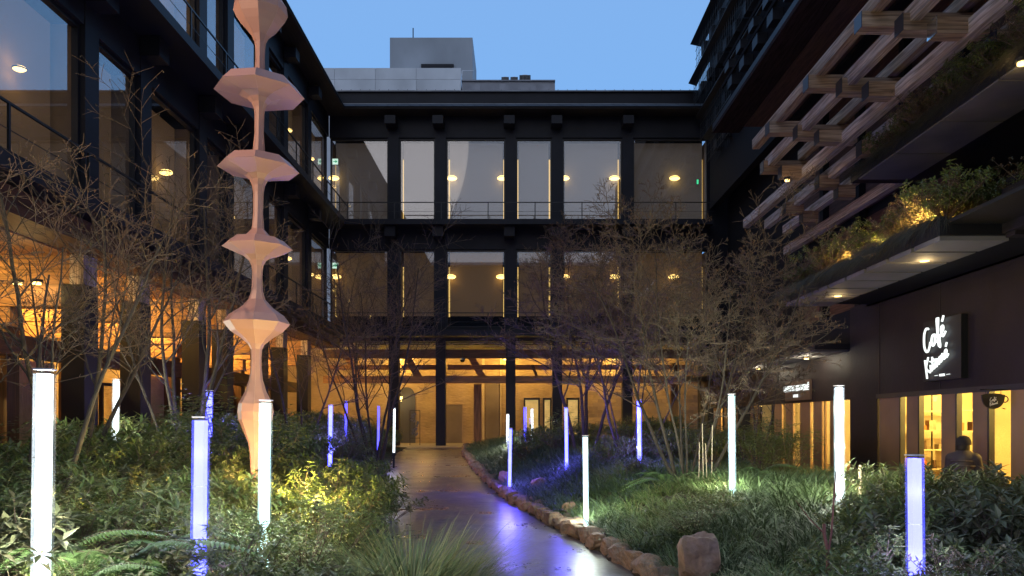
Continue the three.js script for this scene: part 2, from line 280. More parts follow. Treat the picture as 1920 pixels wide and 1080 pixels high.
{ // rear wing: dark end wall on the right and the arcade on the ground floor
  pr('wall', bx(9.4, 14, 0.455, 17.78, Zb - 0.4, Zb + 0.06), M.darkFlat);
  pr('window_jamb', bx(9.30, 9.395, 11.42, 15.6, Zb - 0.2, Zb + 0.03), M.frame);
  const zB = -40.6;
  const wall = pr('arcade_wall', bx(-14, 11, 0.455, 5.6, zB - 0.3, zB), M.plaster);
  pr('ceiling', bx(-14, 11, 5.62, 5.72, zB, Zb - 0.3), M.ceiling);
  for (const c of colsB) pr('column', bx(c - 0.24, c + 0.24, 0.455, 5.6, Zb - 0.5, Zb - 0.02), M.dark);
  pr('column', bx(9.0, 9.4, 0.455, 5.6, Zb - 0.5, Zb - 0.02), M.dark);
  // horizontal timbers between the columns
  const runs = [-9.6, ...colsB.flatMap(c => [c - 0.242, c + 0.242]), 9.0];
  for (let i = 0; i < runs.length; i += 2) {
    const a = runs[i], b = runs[i + 1];
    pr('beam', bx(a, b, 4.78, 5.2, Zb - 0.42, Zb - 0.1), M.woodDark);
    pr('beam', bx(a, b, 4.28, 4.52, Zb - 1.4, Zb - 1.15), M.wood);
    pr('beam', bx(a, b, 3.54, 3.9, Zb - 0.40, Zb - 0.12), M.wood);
    // light steel trusses in the clerestory gap
    const z = Zb - 0.7, L = b - a, n = Math.max(1, Math.round(L / 1.7)), bars = [];
    for (let k = 0; k < n; k++) { const u = a + L * k / n, w = a + L * (k + 1) / n; bars.push(bar([u, 5.25, z], [w, 5.56, z], 0.018), bar([u, 5.56, z], [w, 5.25, z], 0.018)); for (let t = 0.15; t < 0.9; t += 0.14) bars.push(bar([lerp(u, w, t), 5.22 + 0.1 * (t > 0.5 ? t - 0.3 : 0.7 - t), z - 0.3], [lerp(u, w, t + 0.07), 5.5, z - 0.3], 0.012, 4)); }
    bars.push(bar([a, 5.23, z], [b, 5.23, z], 0.022), bar([a, 5.57, z], [b, 5.57, z], 0.022));
    pr('truss', merge(bars), M.truss);
  }
  // hidden strip and pale panel added to brighten the gap seen through the trusses
  pr('added_glow_panel', bx(-9.6, 9.0, 5.2, 5.62, Zb - 1.75, Zb - 1.7), M.ceiling);
  pr('added_clerestory_light', bx(-9.5, 8.9, 5.06, 5.1, Zb - 1.45, Zb - 1.4), glow([5, 3.7, 0.75]));
  // timber posts with knee braces
  for (const [px, top] of [[896, 4.9], [778, 4.9], [668, 4.9], [1002, 4.5], [1090, 4.9], [1225, 4.6], [1262, 4.6]]) {
    const x = (px - VX) / F * 38;
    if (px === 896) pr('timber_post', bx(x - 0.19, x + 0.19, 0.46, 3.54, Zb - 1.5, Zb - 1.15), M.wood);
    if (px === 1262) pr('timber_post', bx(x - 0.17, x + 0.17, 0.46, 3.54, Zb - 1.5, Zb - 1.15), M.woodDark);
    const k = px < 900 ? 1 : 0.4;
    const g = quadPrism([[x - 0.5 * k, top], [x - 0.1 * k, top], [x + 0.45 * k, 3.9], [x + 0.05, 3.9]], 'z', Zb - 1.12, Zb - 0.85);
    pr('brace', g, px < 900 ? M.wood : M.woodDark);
  }
  // service door, flush panels, arched doorway, glazed door
  const X = (px) => (px - VX) / F * 40.6, Y = (py) => EYE + (VY - py) / F * 40.6;
  const d1 = pr('door', bx(X(834), X(866), 0.47, Y(759), zB, zB + 0.03), std([0.2, 0.165, 0.14], { roughness: 0.6, map: T.grime }));
  pr('door_frame', merge(bx(X(832.4), X(834), 0.46, Y(757.6), zB, zB + 0.06), bx(X(866), X(867.6), 0.46, Y(757.6), zB, zB + 0.06), bx(X(834), X(866), Y(759), Y(757.6), zB, zB + 0.06)), M.beige, d1);
  pr('wall_panel', bx(X(911), X(936), 0.47, Y(718), zB, zB + 0.12), std([0.2, 0.165, 0.145], { roughness: 0.7, map: T.grime }));
  pr('wall_panel', bx(X(904), X(908.5), 0.47, 5.55, zB, zB + 0.1), M.ceiling);
  pr('wall_panel', bx(X(938), X(940), 0.47, 5.55, zB, zB + 0.1), M.ceiling);
  const arch = new THREE.Shape(); { const a = X(746), b = X(779), y0 = 0.47, ys = Y(752), yt = Y(726); arch.moveTo(a, y0); arch.lineTo(b, y0); arch.lineTo(b, ys); arch.quadraticCurveTo(b, yt, (a + b) / 2, yt); arch.quadraticCurveTo(a, yt, a, ys); }
  const ag = new THREE.ExtrudeGeometry(arch, { depth: 0.04, bevelEnabled: false }); ag.translate(0, 0, zB);
  pr('arched_door', flat(ag), std([0.075, 0.08, 0.1], { roughness: 0.5 }));
  for (const [a, b] of [[982, 1012], [1018, 1034], [1062, 1086]]) {
    const f = pr('glazed_door', merge(bx(X(a), X(a + 3), 0.47, Y(750), zB, zB + 0.1), bx(X(b - 3), X(b), 0.47, Y(750), zB, zB + 0.1), bx(X(a), X(b), Y(750), Y(746), zB, zB + 0.1), bx(X(a + 3), X(b - 3), 0.47, 0.75, zB, zB + 0.1)), M.frame);
    pr('lit_room', bx(X(a + 3), X(b - 3), 0.75, Y(750), zB + 0.01, zB + 0.02), new THREE.MeshStandardMaterial({ color: C(0.3, 0.2, 0.1), map: T.plaster, emissive: C(0.75, 0.5, 0.16), emissiveMap: rep(T.plaster, 1.1, 0.8), roughness: 0.9 }), f);
    pr('pane', bx(X(a + 3), X(b - 3), 0.75, Y(750), zB + 0.085, zB + 0.086), M.glassClear, f);
  }
  // stone courses low on the right part of the arcade wall
  const r = rng(5), xa = X(1095), xb = X(1330);
  for (let y = 0.47, row = 0; y < 3.2; y += 0.2, row++) for (let x = xa - (row % 2) * 0.25; x < xb; x += 0.5) { const g = bx(Math.max(xa, x) + 0.006, Math.min(xb, x + 0.5) - 0.006, y + 0.006, y + 0.194, zB, zB + 0.03 + r() * 0.02); pr('stone_block', g, r() < 0.5 ? M.plaster : M.beige); }
}

// lamps seen in the upper windows: a small round fitting glowing between pane and blind
const lampGeo = (() => { const g = new THREE.SphereGeometry(1, 20, 12); g.scale(0.26, 0.11, 0.2); return g; })();
function pointLight(parent, col, I, pos, soft = 3) { const l = new THREE.PointLight(C(...col), I, 0, 2); l.position.set(...pos); l.shadow.radius = soft; l.castShadow = true; parent.add(l); return l; }
function roomLamp(pos, label, I, s = 1) {
  const t = thing('window_lamp', label, 'lamp', pos, 'warm lamps behind the upper windows');
  local(t, 'shade', lampGeo, M.lampWarm).scale.setScalar(s);
  const rim = new THREE.TorusGeometry(0.24 * s, 0.015, 6, 20); rim.rotateX(Math.PI / 2); local(t, 'rim', rim, M.frame);
  pointLight(t, [1, 0.66, 0.26], I, [0, 0.0, 0], 4);
}
{
  const nth = ['first', 'second', 'third', 'fourth', 'fifth', 'sixth'];
  for (const [px, w, side] of [[626, 0, 'left'], [847, 2, 'left'], [942, 2, 'right'], [1058, 4, 'left'], [1152, 4, 'right'], [1265, 5, 'middle']])
    roomLamp(P(px, 334, 36.93), `warm round lamp at the ${side} of the ${nth[w]} top-floor window of the rear wing`, 0.45);
  for (const [px, w, side] of [[630, 0, 'left'], [845, 2, 'left'], [940, 2, 'right'], [1058, 4, 'left'], [1152, 4, 'right'], [1263, 5, 'middle']])
    roomLamp(P(px, 519, 36.93), `warm round lamp at the ${side} of the ${nth[w]} middle-floor window of the rear wing`, 0.32);
  for (const [d, y, w] of [[14.4, 8.5, 'large window nearest the left edge of the photo'], [20.4, 8.5, 'middle-floor window behind the bare maple twigs'], [24.9, 8.5, 'narrow middle-floor window just left of the sculpture'], [27.9, 8.5, 'middle-floor window just right of the sculpture'], [31.2, 8.5, 'middle-floor window beyond the sculpture'], [34.6, 8.5, 'last middle-floor window in the corner']])
    roomLamp([Xl - 0.42, y, -d], `warm lamp glowing in the left wing's ${w}`, 0.35, d < 15 ? 0.5 : 0.7);
  for (const [d, w] of [[31.2, 'third window from the corner'], [34.6, 'window beside the corner']])
    roomLamp([Xl - 0.42, 13.9, -d], `warm lamp glowing on the left wing's top floor, ${w}`, 0.4, 0.75);
  for (const [d, w] of [[14.4, 'nearest lit'], [20.4, 'second lit']])
    roomLamp([Xl - 0.42, 13.9, -d], `warm lamp glowing high in the left wing's ${w} top-floor window`, 0.4, 0.75);
}
// emergency exit signs behind the first window of each upper floor
const exitTex = (() => { const c = document.createElement('canvas'); c.width = 96; c.height = 96; const x = c.getContext('2d'); x.fillStyle = '#d8ffe9'; x.fillRect(0, 0, 96, 96); x.fillStyle = '#0f9f68'; x.fillRect(14, 40, 44, 14); x.beginPath(); x.moveTo(50, 22); x.lineTo(84, 47); x.lineTo(50, 72); x.closePath(); x.fill(); const t = new THREE.CanvasTexture(c); t.colorSpace = THREE.SRGBColorSpace; return t; })();
const exitMat = new THREE.MeshStandardMaterial({ color: C(0.1, 0.1, 0.1), emissive: C(1.1, 1.1, 1.1), emissiveMap: exitTex });
for (const [py, fl] of [[303, 'top'], [498, 'middle']]) {
  const [x, y, z] = P(628.5, py, 36.9), t = thing('exit_sign', `glowing green and white exit sign in the first ${fl}-floor window of the rear wing`, 'exit sign', [x, y, z]);
  local(t, 'housing', bx(-0.16, 0.16, -0.16, 0.16, -0.06, 0), M.frame);
  const f = new THREE.PlaneGeometry(0.29, 0.29); f.translate(0, 0, 0.004); local(t, 'lit_face', f, exitMat);
  local(t, 'hanger', merge(bx(-0.012, 0.012, 0.16, 0.9, -0.04, -0.02)), M.frame);
}
{ const [x, y, z] = P(1308, 341, 36.88), t = thing('exit_sign', 'small green exit sign at the right end of the top-floor windows', 'exit sign', [x, y, z]); local(t, 'housing', bx(-0.06, 0.06, -0.13, 0.13, -0.05, 0), M.frame); local(t, 'lit_face', bx(-0.045, 0.045, -0.115, 0.115, 0, 0.006), glow([0.1, 1.0, 0.45])); }

// arcade lights of the rear wing: round ceiling fittings
const discGeo = (r = 0.16) => { const g = new THREE.CylinderGeometry(r, r, 0.05, 20); return g; };
function ceilingLamp(pos, label, I, group, col = [1, 0.6, 0.2], r = 0.16) {
  const t = thing('ceiling_lamp', label, 'ceiling lamp', pos, group);
  const ring = new THREE.CylinderGeometry(r + 0.03, r + 0.03, 0.06, 20); ring.translate(0, 0.045, 0); local(t, 'housing', ring, M.frame);
  local(t, 'lens', discGeo(r), M.lampWarm); pointLight(t, col, I, [0, -0.07, 0], 6);
}
for (const [x, w] of [[-8.2, 'behind the bare tree on the left'], [-4.9, 'left of the first tall column'], [-2.0, 'above the service door'], [0.9, 'right of the third column'], [3.7, 'above the glazed doors'], [7.2, 'at the right end']])
  ceilingLamp([x, 5.42, -38.9], `warm ceiling lamp of the rear arcade ${w}`, 19, 'ceiling lamps of the rear arcade', [1, 0.56, 0.13]);
for (const [x, w] of [[-6.4, 'beside the arched door'], [-0.6, 'between the third column and the timber post'], [5.3, 'before the stone courses']])
  ceilingLamp([x, 5.0, -40.1], `warm wall-washing lamp high on the arcade wall ${w}`, 9, 'ceiling lamps of the rear arcade', [1, 0.62, 0.12]);

{ // lantern by the arched door, lattice screen beside it, pendant camera lamp
  const [x, y, z] = P(751, 748, 40.2), t = thing('wall_lantern', 'small glowing lantern hanging beside the arched door of the arcade', 'lantern', [x, y, z]);
  const body = new THREE.CylinderGeometry(0.12, 0.07, 0.26, 6); local(t, 'glass', flat(body), M.lampWarm);
  const cap = new THREE.ConeGeometry(0.17, 0.14, 6); cap.translate(0, 0.2, 0); local(t, 'cap', flat(cap), M.frame); local(t, 'bracket', merge(bar([0, 0.26, 0], [0, 0.42, 0], 0.012), bar([0, 0.42, 0], [0, 0.42, -0.38], 0.014)), M.frame);
  pointLight(t, [1, 0.7, 0.3], 1.6, [0, 0, 0], 4);
  const s = thing('lattice_screen', 'narrow metal screen with leaf pattern standing left of the first tall column', 'screen', [P(778, 812, 37.4)[0], 0.455, -37.4]);
  local(s, 'frame', merge(bar([-0.25, 0, 0], [-0.25, 1.75, 0], 0.018), bar([0.25, 0, 0], [0.25, 1.75, 0], 0.018), bar([-0.25, 1.75, 0], [0.25, 1.75, 0], 0.018), bar([-0.25, 0.35, 0], [0.25, 0.35, 0], 0.018)), M.frame);
  const r = rng(77); for (let k = 0; k < 16; k++) { const g = new THREE.SphereGeometry(1, 8, 5); g.scale(0.05, 0.085, 0.01); g.rotateZ(r() * 3); g.translate((r() - 0.5) * 0.38, 0.5 + r() * 1.1, 0); local(s, 'leaf', g, M.roofMetal); }
  const [cx, cy, cz] = P(867, 675, 36.0), cam = thing('dome_camera', 'black dome camera hanging under the arcade beam above the path end', 'camera', [cx, cy, cz]);
  const dm = new THREE.SphereGeometry(0.12, 16, 8, 0, 7, Math.PI / 2, Math.PI / 2); local(cam, 'dome', dm, std([0.02, 0.02, 0.02], { roughness: 0.1 })); const hs = new THREE.CylinderGeometry(0.13, 0.13, 0.1, 16); hs.translate(0, 0.05, 0); local(cam, 'housing', hs, M.roofMetal); local(cam, 'hanger', bar([0, 0.1, 0], [0, 0.55, 0], 0.02), M.frame);
}

{ // left wing, ground floor: timber columns and stepped beams over a lit arcade
  for (const c of colsL) {
    pl('column', bx(Xl - 0.5, Xl, 0.36, 4.58, -c - 0.26, -c + 0.26), M.dark);
    const z0 = -c - 0.24, z1 = -c + 0.24;
    const b1 = pl('beam', bx(-13.6, Xl - 0.32, 4.6, 5.2, z0, z1), M.wood);
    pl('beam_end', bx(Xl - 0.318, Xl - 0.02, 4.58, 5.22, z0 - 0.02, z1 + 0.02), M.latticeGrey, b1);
    pl('beam', bx(-13.6, Xl - 0.52, 4.12, 4.597, z0 + 0.03, z1 - 0.03), M.wood);
    pl('beam', bx(-13.6, -10.9, 3.7, 4.117, z0 + 0.06, z1 - 0.06), M.wood);
    pl('column', bx(-11.3, -10.95, 0.36, 3.7, -c - 0.2, -c + 0.2), M.woodDark);
  }
  pl('edge_beam', bx(Xl - 0.3, Xl + 0.55, 5.24, 5.7, -36.3, -2), M.woodDark);
  pl('lintel', bx(-11.0, -10.6, 3.05, 3.5, -36, -2), M.woodDark);
  pl('ceiling', bx(-14, Xl - 0.3, 5.21, 5.24, -36.5, -2), M.wood);
  pl('arcade_wall', bx(-14.2, -13.6, 0.36, 5.2, -41, -2), M.plaster);
  // shopfront of the first bays: lit sign band, black rail, glass and shelves
  const zf0 = -15.7, zf1 = -4;
  const band = pl('sign_band', bx(-11.3, -11.2, 2.42, 3.05, zf0, zf1), M.plaster);
  pl('rail', bx(-11.32, -11.14, 2.28, 2.42, zf0, zf1), M.frame);
  for (let z = zf0; z < zf1 - 1; z += 1.95) { const f = pl('shop_window', merge(bx(-11.28, -11.18, 0.5, 2.28, z, z + 0.07), bx(-11.28, -11.18, 0.4, 0.5, z, z + 1.95)), M.frame); pl('pane', bx(-11.231, -11.23, 0.5, 2.28, z + 0.07, z + 1.95), M.glassClear, f); }
  for (const [a, b] of [[20, 21.4], [24.3, 26.4], [30.1, 31.6]]) { // further doorways and lit panels
    const f = pl('glazed_door', merge(bx(-11.3, -11.2, 0.36, 2.7, -b, -b + 0.08), bx(-11.3, -11.2, 0.36, 2.7, -a - 0.08, -a), bx(-11.3, -11.2, 2.62, 2.7, -b + 0.08, -a - 0.08)), M.frame); pl('pane', bx(-11.26, -11.259, 0.4, 2.62, -b + 0.08, -a - 0.08), M.glassClear, f);
  }
  for (const [a, b] of [[16.4, 18.1], [18.8, 19.9], [21.5, 24.2], [26.5, 30], [31.7, 35.8]]) pl('wall_panel', bx(-11.4, -11.3, 0.36, 3.05, -b, -a), M.plaster);
  pl('shop_wall', bx(-13.0, -12.9, 0.36, 3.0, -15.7, -4), M.ceiling);
}
{ // shelves with goods inside the left shop
  const r = rng(12);
  for (let k = 0; k < 4; k++) {
    const z = -14.6 + k * 2.1, t = thing('shop_shelf', ['wooden shelf of boxes in the left shop, beside the first arcade column', 'second wooden shelf of goods in the left shop from the arcade column', 'third wooden shelf of goods in the left shop from the arcade column', 'fourth wooden shelf of goods in the left shop, outside the frame edge'][k], 'shelf', [-12.6, 0.36, z]);
    local(t, 'upright', bx(-0.2, 0.2, 0, 2.1, -0.9, -0.86), M.wood); local(t, 'upright', bx(-0.2, 0.2, 0, 2.1, 0.86, 0.9), M.wood);
    for (let s = 0; s < 5; s++) { local(t, 'shelf_board', bx(-0.2, 0.2, 0.2 + s * 0.42, 0.23 + s * 0.42, -0.86, 0.86), M.wood); for (let q = -0.75; q < 0.75; q += 0.19) { const h = 0.12 + r() * 0.2; local(t, 'package', bx(-0.1, 0.12, 0.231 + s * 0.42, 0.231 + s * 0.42 + h, q, q + 0.12 + r() * 0.05), [M.plaster, M.ceiling, M.woodDark, M.panelGrey][(r() * 4) | 0]); } }
  }
  const pos = [[-12.2, 2.85, -14], [-12.2, 2.85, -11.6], [-12.2, 2.85, -9]];
  pos.forEach((p, i) => ceilingLamp(p, `bright shop ceiling lamp, ${['first', 'second', 'third'][i]} from the arcade column in the left shop`, 16, 'ceiling lamps of the left shop', [1, 0.72, 0.24]));
  for (const [d, w] of [[14.6, 'in front of the shop sign'], [17.3, 'between the first two columns'], [20.2, 'between the second and third columns'], [23, 'behind the third column'], [25.7, 'left of the sculpture'], [28.6, 'right behind the sculpture'], [31.4, 'beyond the sculpture'], [34.6, 'in the far corner']])
    ceilingLamp([-11.9, 5.05, -d], `warm arcade lamp of the left wing ${w}`, d < 15 ? 15 : 62, 'ceiling lamps of the left arcade', [1, 0.6, 0.14]);
  for (const [x, w] of [[-10.05, 'outer'], [-10.45, 'inner']]) ceilingLamp([x, 4.54, -15.5], `small ${w} downlight under the timber beam end at the far left`, 1.2, 'downlights under the first timber beam', [1, 0.7, 0.3], 0.09);
}

// ------------------------------------------------------------------ right wing with the timber lattice, planters and the cafe
const right = thing('right_wing', 'dark right-hand wing with stacked timber lattice, planted terraces and the cafe below', 'building', [8.1, 0, -18]);
const pR = (n, g, m, u) => part(right, n, g, m, u);
{
  // cafe wall and shop fascia
  pR('wall', bx(8.1, 8.3, 2.24, 4.4, -18.05, -5), M.cafeWall);
  for (const d of [7, 9.4, 11.8, 14.2, 16.6]) pR('panel_joint', bx(8.094, 8.1, 2.27, 4.3, -d - 0.008, -d + 0.008), M.frame);
  pR('pier', bx(8.1, 8.45, 0, 2.24, -18.05, -16.68), M.cafeWall);
  pR('fascia', bx(8.28, 8.5, 2.2, 3.5, -33.5, -18.05), M.cafeWall);
  pR('rail', bx(8.07, 8.1, 2.16, 2.26, -16.68, -5), M.frame);
  pR('wall', bx(10.3, 10.6, 3.4, 17.2, -36.3, -17.2), M.darkFlat);
  pR('wall', bx(11.6, 11.9, 4.3, 12, -26.4, -3), M.cafeWall);
  pR('wall', bx(8.2, 10.4, 3.5, 4.4, -33.5, -17.0), M.darkFlat);
  pR('wall', bx(9.4, 9.7, 12, 24, -36.2, -2), M.darkFlat);
  pR('brown_wall', bx(10.22, 10.29, 4.4, 7.6, -26.4, -17.2), M.brownWall);
  pR('brown_wall', bx(10.2, 10.6, 7.9, 12, -26.4, -3), M.brownWall);
  for (let d = 4; d < 26.5; d += 2.55) pR('dark_post', bx(10.0, 10.215, d > 17 ? 4.4 : 7.9, 12, -d - 0.14, -d + 0.14), M.darkFlat);
  // small canopy over the far shop
  const can = pR('canopy', merge(bx(7.3, 8.4, 3.42, 3.56, -33, -18.2)), M.dark);
  for (let d = 18.5; d < 25; d += 0.95) pR('canopy_panel', bx(7.38, 8.26, 3.39, 3.418, -d - 0.82, -d), M.panelGrey, can);
  // lower planter terrace
  const lp = pR('planter_box', merge(bx(6.1, 8.1, 4.34, 4.5, -17.0, -10.7), bx(6.1, 6.2, 4.5, 4.6, -17, -10.7), bx(6.2, 11.6, 4.5, 4.55, -17.0, -8), bx(8.1, 11.6, 4.3, 4.5, -17.2, -8)), M.black);
  for (let k = 0; k < 8; k++) pR('soffit_panel', bx(6.12, 7.12, 4.27, 4.338, -10.74 - 0.78 * k - 0.69, -10.74 - 0.78 * k), M.panelGrey, lp);
  pR('soffit', bx(7.18, 8.1, 4.335, 4.34, -17, -5), M.darkFlat, lp);
  pR('end_wall', merge(bx(7.05, 11.6, 4.3, 5.15, -10.7, -10.5), bx(7.0, 7.15, 4.36, 5.0, -10.72, -5)), M.cafeWall);
  // upper planter terrace
  const up = pR('planter_box', merge(bx(8.25, 11.5, 7.54, 7.7, -18.35, -3), bx(8.25, 8.33, 7.7, 7.76, -18.35, -3)), M.dark);
  for (let k = 0; k < 7; k++) pR('soffit_panel', bx(8.27, 9.5, 7.505, 7.538, -17.95 + 1.75 * k, -16.24 + 1.75 * k), M.panelGrey, up);
  // timber lattice: long rails and short cross pieces with dark capped ends
  const rails = [ // x, y top, y bottom, width, d far, d near, grey
    [6.62, 9.58, 9.32, 0.2, 20.9, 4, 0], [7.15, 9.24, 8.94, 0.18, 21.4, 4, 1], [8.02, 9.37, 9.12, 0.2, 21.2, 4, 0],
    [7.92, 8.72, 8.43, 0.2, 26.0, 4, 1], [8.66, 8.70, 8.40, 0.17, 26.0, 4, 1], [9.3, 8.50, 8.24, 0.2, 26.0, 4, 1], [9.62, 7.95, 7.68, 0.22, 26.8, 4, 1],
  ];
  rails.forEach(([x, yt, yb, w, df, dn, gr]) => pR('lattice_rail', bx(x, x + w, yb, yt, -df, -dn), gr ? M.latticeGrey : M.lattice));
  const cross = [ // layer: x left, x right, y centre, height, distance offset, rows
    [6.45, 7.6, 9.2, 0.29, 0.9, [0, 1, 2]], [7.02, 8.4, 8.94, 0.31, 0.5, [-1, 0, 1, 2, 3]], [7.36, 8.3, 8.63, 0.31, 0, [-1, 0, 1, 2, 3]], [8.4, 8.97, 8.35, 0.35, 0, [0, 1, 2, 3, 4]], [8.93, 9.42, 8.07, 0.35, 0, [1, 2, 3, 4]],
  ];
  for (const [xa, xb, yc, h, od, rows] of cross) for (const k of rows) {
    const d = 13 + 2.55 * k + od + (k === 0 && xa > 7.3 && xa < 7.4 ? 0.02 : 0), w = 0.3;
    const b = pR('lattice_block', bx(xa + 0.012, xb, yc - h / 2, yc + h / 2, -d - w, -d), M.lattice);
    pR('end_cap', bx(xa, xa + 0.012, yc - h / 2 - 0.004, yc + h / 2 + 0.004, -d - w - 0.004, -d + 0.004), k === 0 && xa === 7.36 ? M.mirror : M.endCap, b);
  }
  // deep eave above the lattice
  pR('eave', merge(bx(7.0, 7.95, 12.0, 12.12, -26.6, -2)), new THREE.MeshPhysicalMaterial({ color: C(0.045, 0.028, 0.028), roughness: 1, specularIntensity: 0.15, map: T.wood, bumpMap: T.grime, bumpScale: 0.05 }));
  pR('eave_edge', bx(7.0, 7.06, 12.12, 12.3, -26.6, -2), M.dark);
  pR('eave_soffit', bx(7.95, 10.2, 12.1, 12.2, -26.3, -2), M.brownWall);
  pR('wall', bx(7.6, 9.6, 12.3, 14.4, -26.4, -2), M.matte);
  for (let d = 5; d < 26; d += 1.35) { pR('bracket_box', bx(7.3, 7.6, 13.15, 13.5, -d - 0.5, -d), M.dark); pR('bracket_box', bx(7.34, 7.6, 13.95, 14.25, -d - 1.0, -d - 0.5), M.dark); }
  pR('eave_board', bx(7.28, 7.33, 13.5, 13.62, -26.4, -2), M.matte); pR('eave_board', bx(7.32, 7.37, 14.25, 14.37, -26.4, -2), M.matte);
  // upper tiers: thin sloped boards on bracket boxes with a mesh of rods beneath
  const r = rng(9);
  for (const [x, y, far, w] of [[8.3, 19.75, 35.6, 0.55], [8.3, 18.05, 36.0, 0.4], [8.62, 16.35, 36.0, 0.45], [8.72, 15.0, 35, 0.4]]) {
    const e = pR('eave', quadPrism([[x, y], [x + w, y - 0.12], [x + w, y + 0.5], [x + 0.02, y + 0.06]], 'z', -far, -8), M.dark);
    const rods = [];
    for (let d = 9; d < far; d += 0.28) { rods.push(bar([x + 0.25, y - 1.15, -d], [x + 0.25, y + 0.1, -d], 0.011, 4)); if (d > far - 3) for (const o of [0.5, 0.8]) rods.push(bar([x + o, y - 1.25, -d], [x + o, y + 0.1, -d], 0.011, 4)); }
    for (const o of [-0.35, -0.75, -1.1]) rods.push(bar([x + 0.25, y + o, -far], [x + 0.25, y + o, -9], 0.012, 4));
    for (let d = 10; d < far - 1; d += 1.3) rods.push(bar([x + 0.25, y - 1.1, -d], [x + 0.9, y - 0.1, -d - 0.9], 0.014, 4));
    pR('rod_screen', merge(rods), M.frame, e);
    for (let d = far - 1.2; d > 9; d -= 1.35) pR('bracket_box', bx(x + 0.35, x + 1.0, y - 0.95 + r() * 0.1, y - 0.42, -d - 0.42, -d), M.dark, e);
  }
  // cafe front: angled brown fins, frames and panes, with a bright room behind
  const dOf = (px) => 8.1 * F / (px - VX);
  const fins = [[1647, 1686], [1698, 1721], [1763, 1791], [1822, 1851], [1893, 1925], [1960, 2010], [2080, 2150], [2260, 2400]];
  fins.forEach(([a, b]) => { const d0 = dOf(a), d1 = dOf(b); pR('fin', bx(8.12, 8.17, 0.02, 2.2, -d0, -d1), M.finBrown); pR('mullion', bx(8.10, 8.2, 0.02, 2.2, -d1 + 0.001, -d1 + 0.05), M.frame); });
  for (let i = 0; i < fins.length - 1; i++) { const a = dOf(fins[i][1]) - 0.05, b = dOf(fins[i + 1][0]); const f = pR('cafe_window', bx(8.13, 8.2, 0.02, 0.12, -a, -b), M.frame); pR('pane', bx(8.16, 8.161, 0.12, 2.2, -a, -b), M.glassClear, f); }
  pR('cafe_room', merge(bx(8.3, 12, 2.6, 2.7, -17.8, -5), bx(11.9, 12, 0, 2.6, -17.8, -5), bx(8.3, 12, 0, 2.6, -17.9, -17.8), bx(8.3, 12, 0, 2.6, -5, -4.9)), M.ceiling);
  pR('floor', bx(8.2, 12, -0.05, 0.02, -17.8, -5), M.woodDark);
  // far shop front, narrow fins
  const dO2 = (px) => 8.3 * F / (px - VX);
  const f2 = [[1338, 1352, 0], [1452, 1466, 1], [1473, 1487, 1], [1500, 1519, 1], [1525, 1541, 1], [1545, 1547, 1], [1556, 1575, 1]];
  f2.forEach(([a, b]) => pR('fin', bx(8.3, 8.35, 0.02, 2.2, -dO2(a), -dO2(b)), M.finBrown));
  pR('low_wall', bx(8.32, 8.36, 0.02, 1.0, -dO2(1356), -dO2(1450)), M.finBrown);
  for (const [a, b] of [[1356, 1385], [1388, 1450], [1466, 1473], [1487, 1500], [1519, 1525], [1541, 1545], [1547, 1556], [1575, 1592]]) { const f = pR('shop_window', bx(8.3, 8.36, 0.02, 0.1, -dO2(a) + 0.01, -dO2(b) - 0.01), M.frame); pR('pane', bx(8.34, 8.341, 0.1, 2.2, -dO2(a) + 0.01, -dO2(b) - 0.01), M.glassClear, f); }
  pR('shop_room', merge(bx(8.5, 12, 2.5, 2.6, -33, -18.2), bx(11.9, 12, 0, 2.5, -33, -18.2), bx(8.5, 12, 0, 2.5, -18.2, -18.1)), M.ceiling);
  pR('floor', bx(8.4, 12, -0.05, 0.02, -33, -18.2), M.woodDark);
}
// lamps inside the cafe and shop, and downlights in the planter soffits
for (const [z, w] of [[-15.8, 'behind the narrow left opening'], [-14.2, 'above the goods shelf'], [-12.2, 'behind the cup sign'], [-9.5, 'beyond the right edge']])
  ceilingLamp([9.9, 2.52, z], `bright cafe ceiling lamp ${w}`, 52, 'ceiling lamps of the cafe', [1, 0.66, 0.15]);
for (const [z, w] of [[-19.6, 'nearest the dark pier'], [-22, 'behind the white light column'], [-25.5, 'behind the green shrub'], [-29.5, 'at the far end']])
  ceilingLamp([9.7, 2.42, z], `warm ceiling lamp of the far right shop ${w}`, 48, 'ceiling lamps of the far right shop', [1, 0.68, 0.18]);
for (const [px, py, d, w] of [[1722, 501, 12.1, 'nearer downlight in the grey soffit of the lower planter'], [1562, 567, 15.5, 'farther downlight in the grey soffit of the lower planter']]) {
  const p = P(px, py, d); ceilingLamp([p[0] + 0.1, 4.285, p[2]], `small warm ${w}`, 0.75, 'downlights in the lower planter soffit', [1, 0.7, 0.3], 0.07);
}
ceilingLamp([P(1918, 198, 12)[0] + 0.02, 7.47, -12.05], 'small warm downlight in the upper planter soffit at the right edge', 0.8, undefined, [1, 0.7, 0.3], 0.07);
{ const p = P(1476, 338, 20.3); ceilingLamp(p, 'tiny warm spot lamp under the far timber blocks of the lattice', 0.5, undefined, [1, 0.7, 0.3], 0.06); }
for (const [d, w] of [[20, 'above the shop sign'], [24, 'farther along the canopy']]) ceilingLamp([7.8, 3.35, -d], `small white downlight in the slatted canopy ${w}`, 2.2, 'downlights of the slatted canopy', [1, 0.88, 0.66], 0.06);

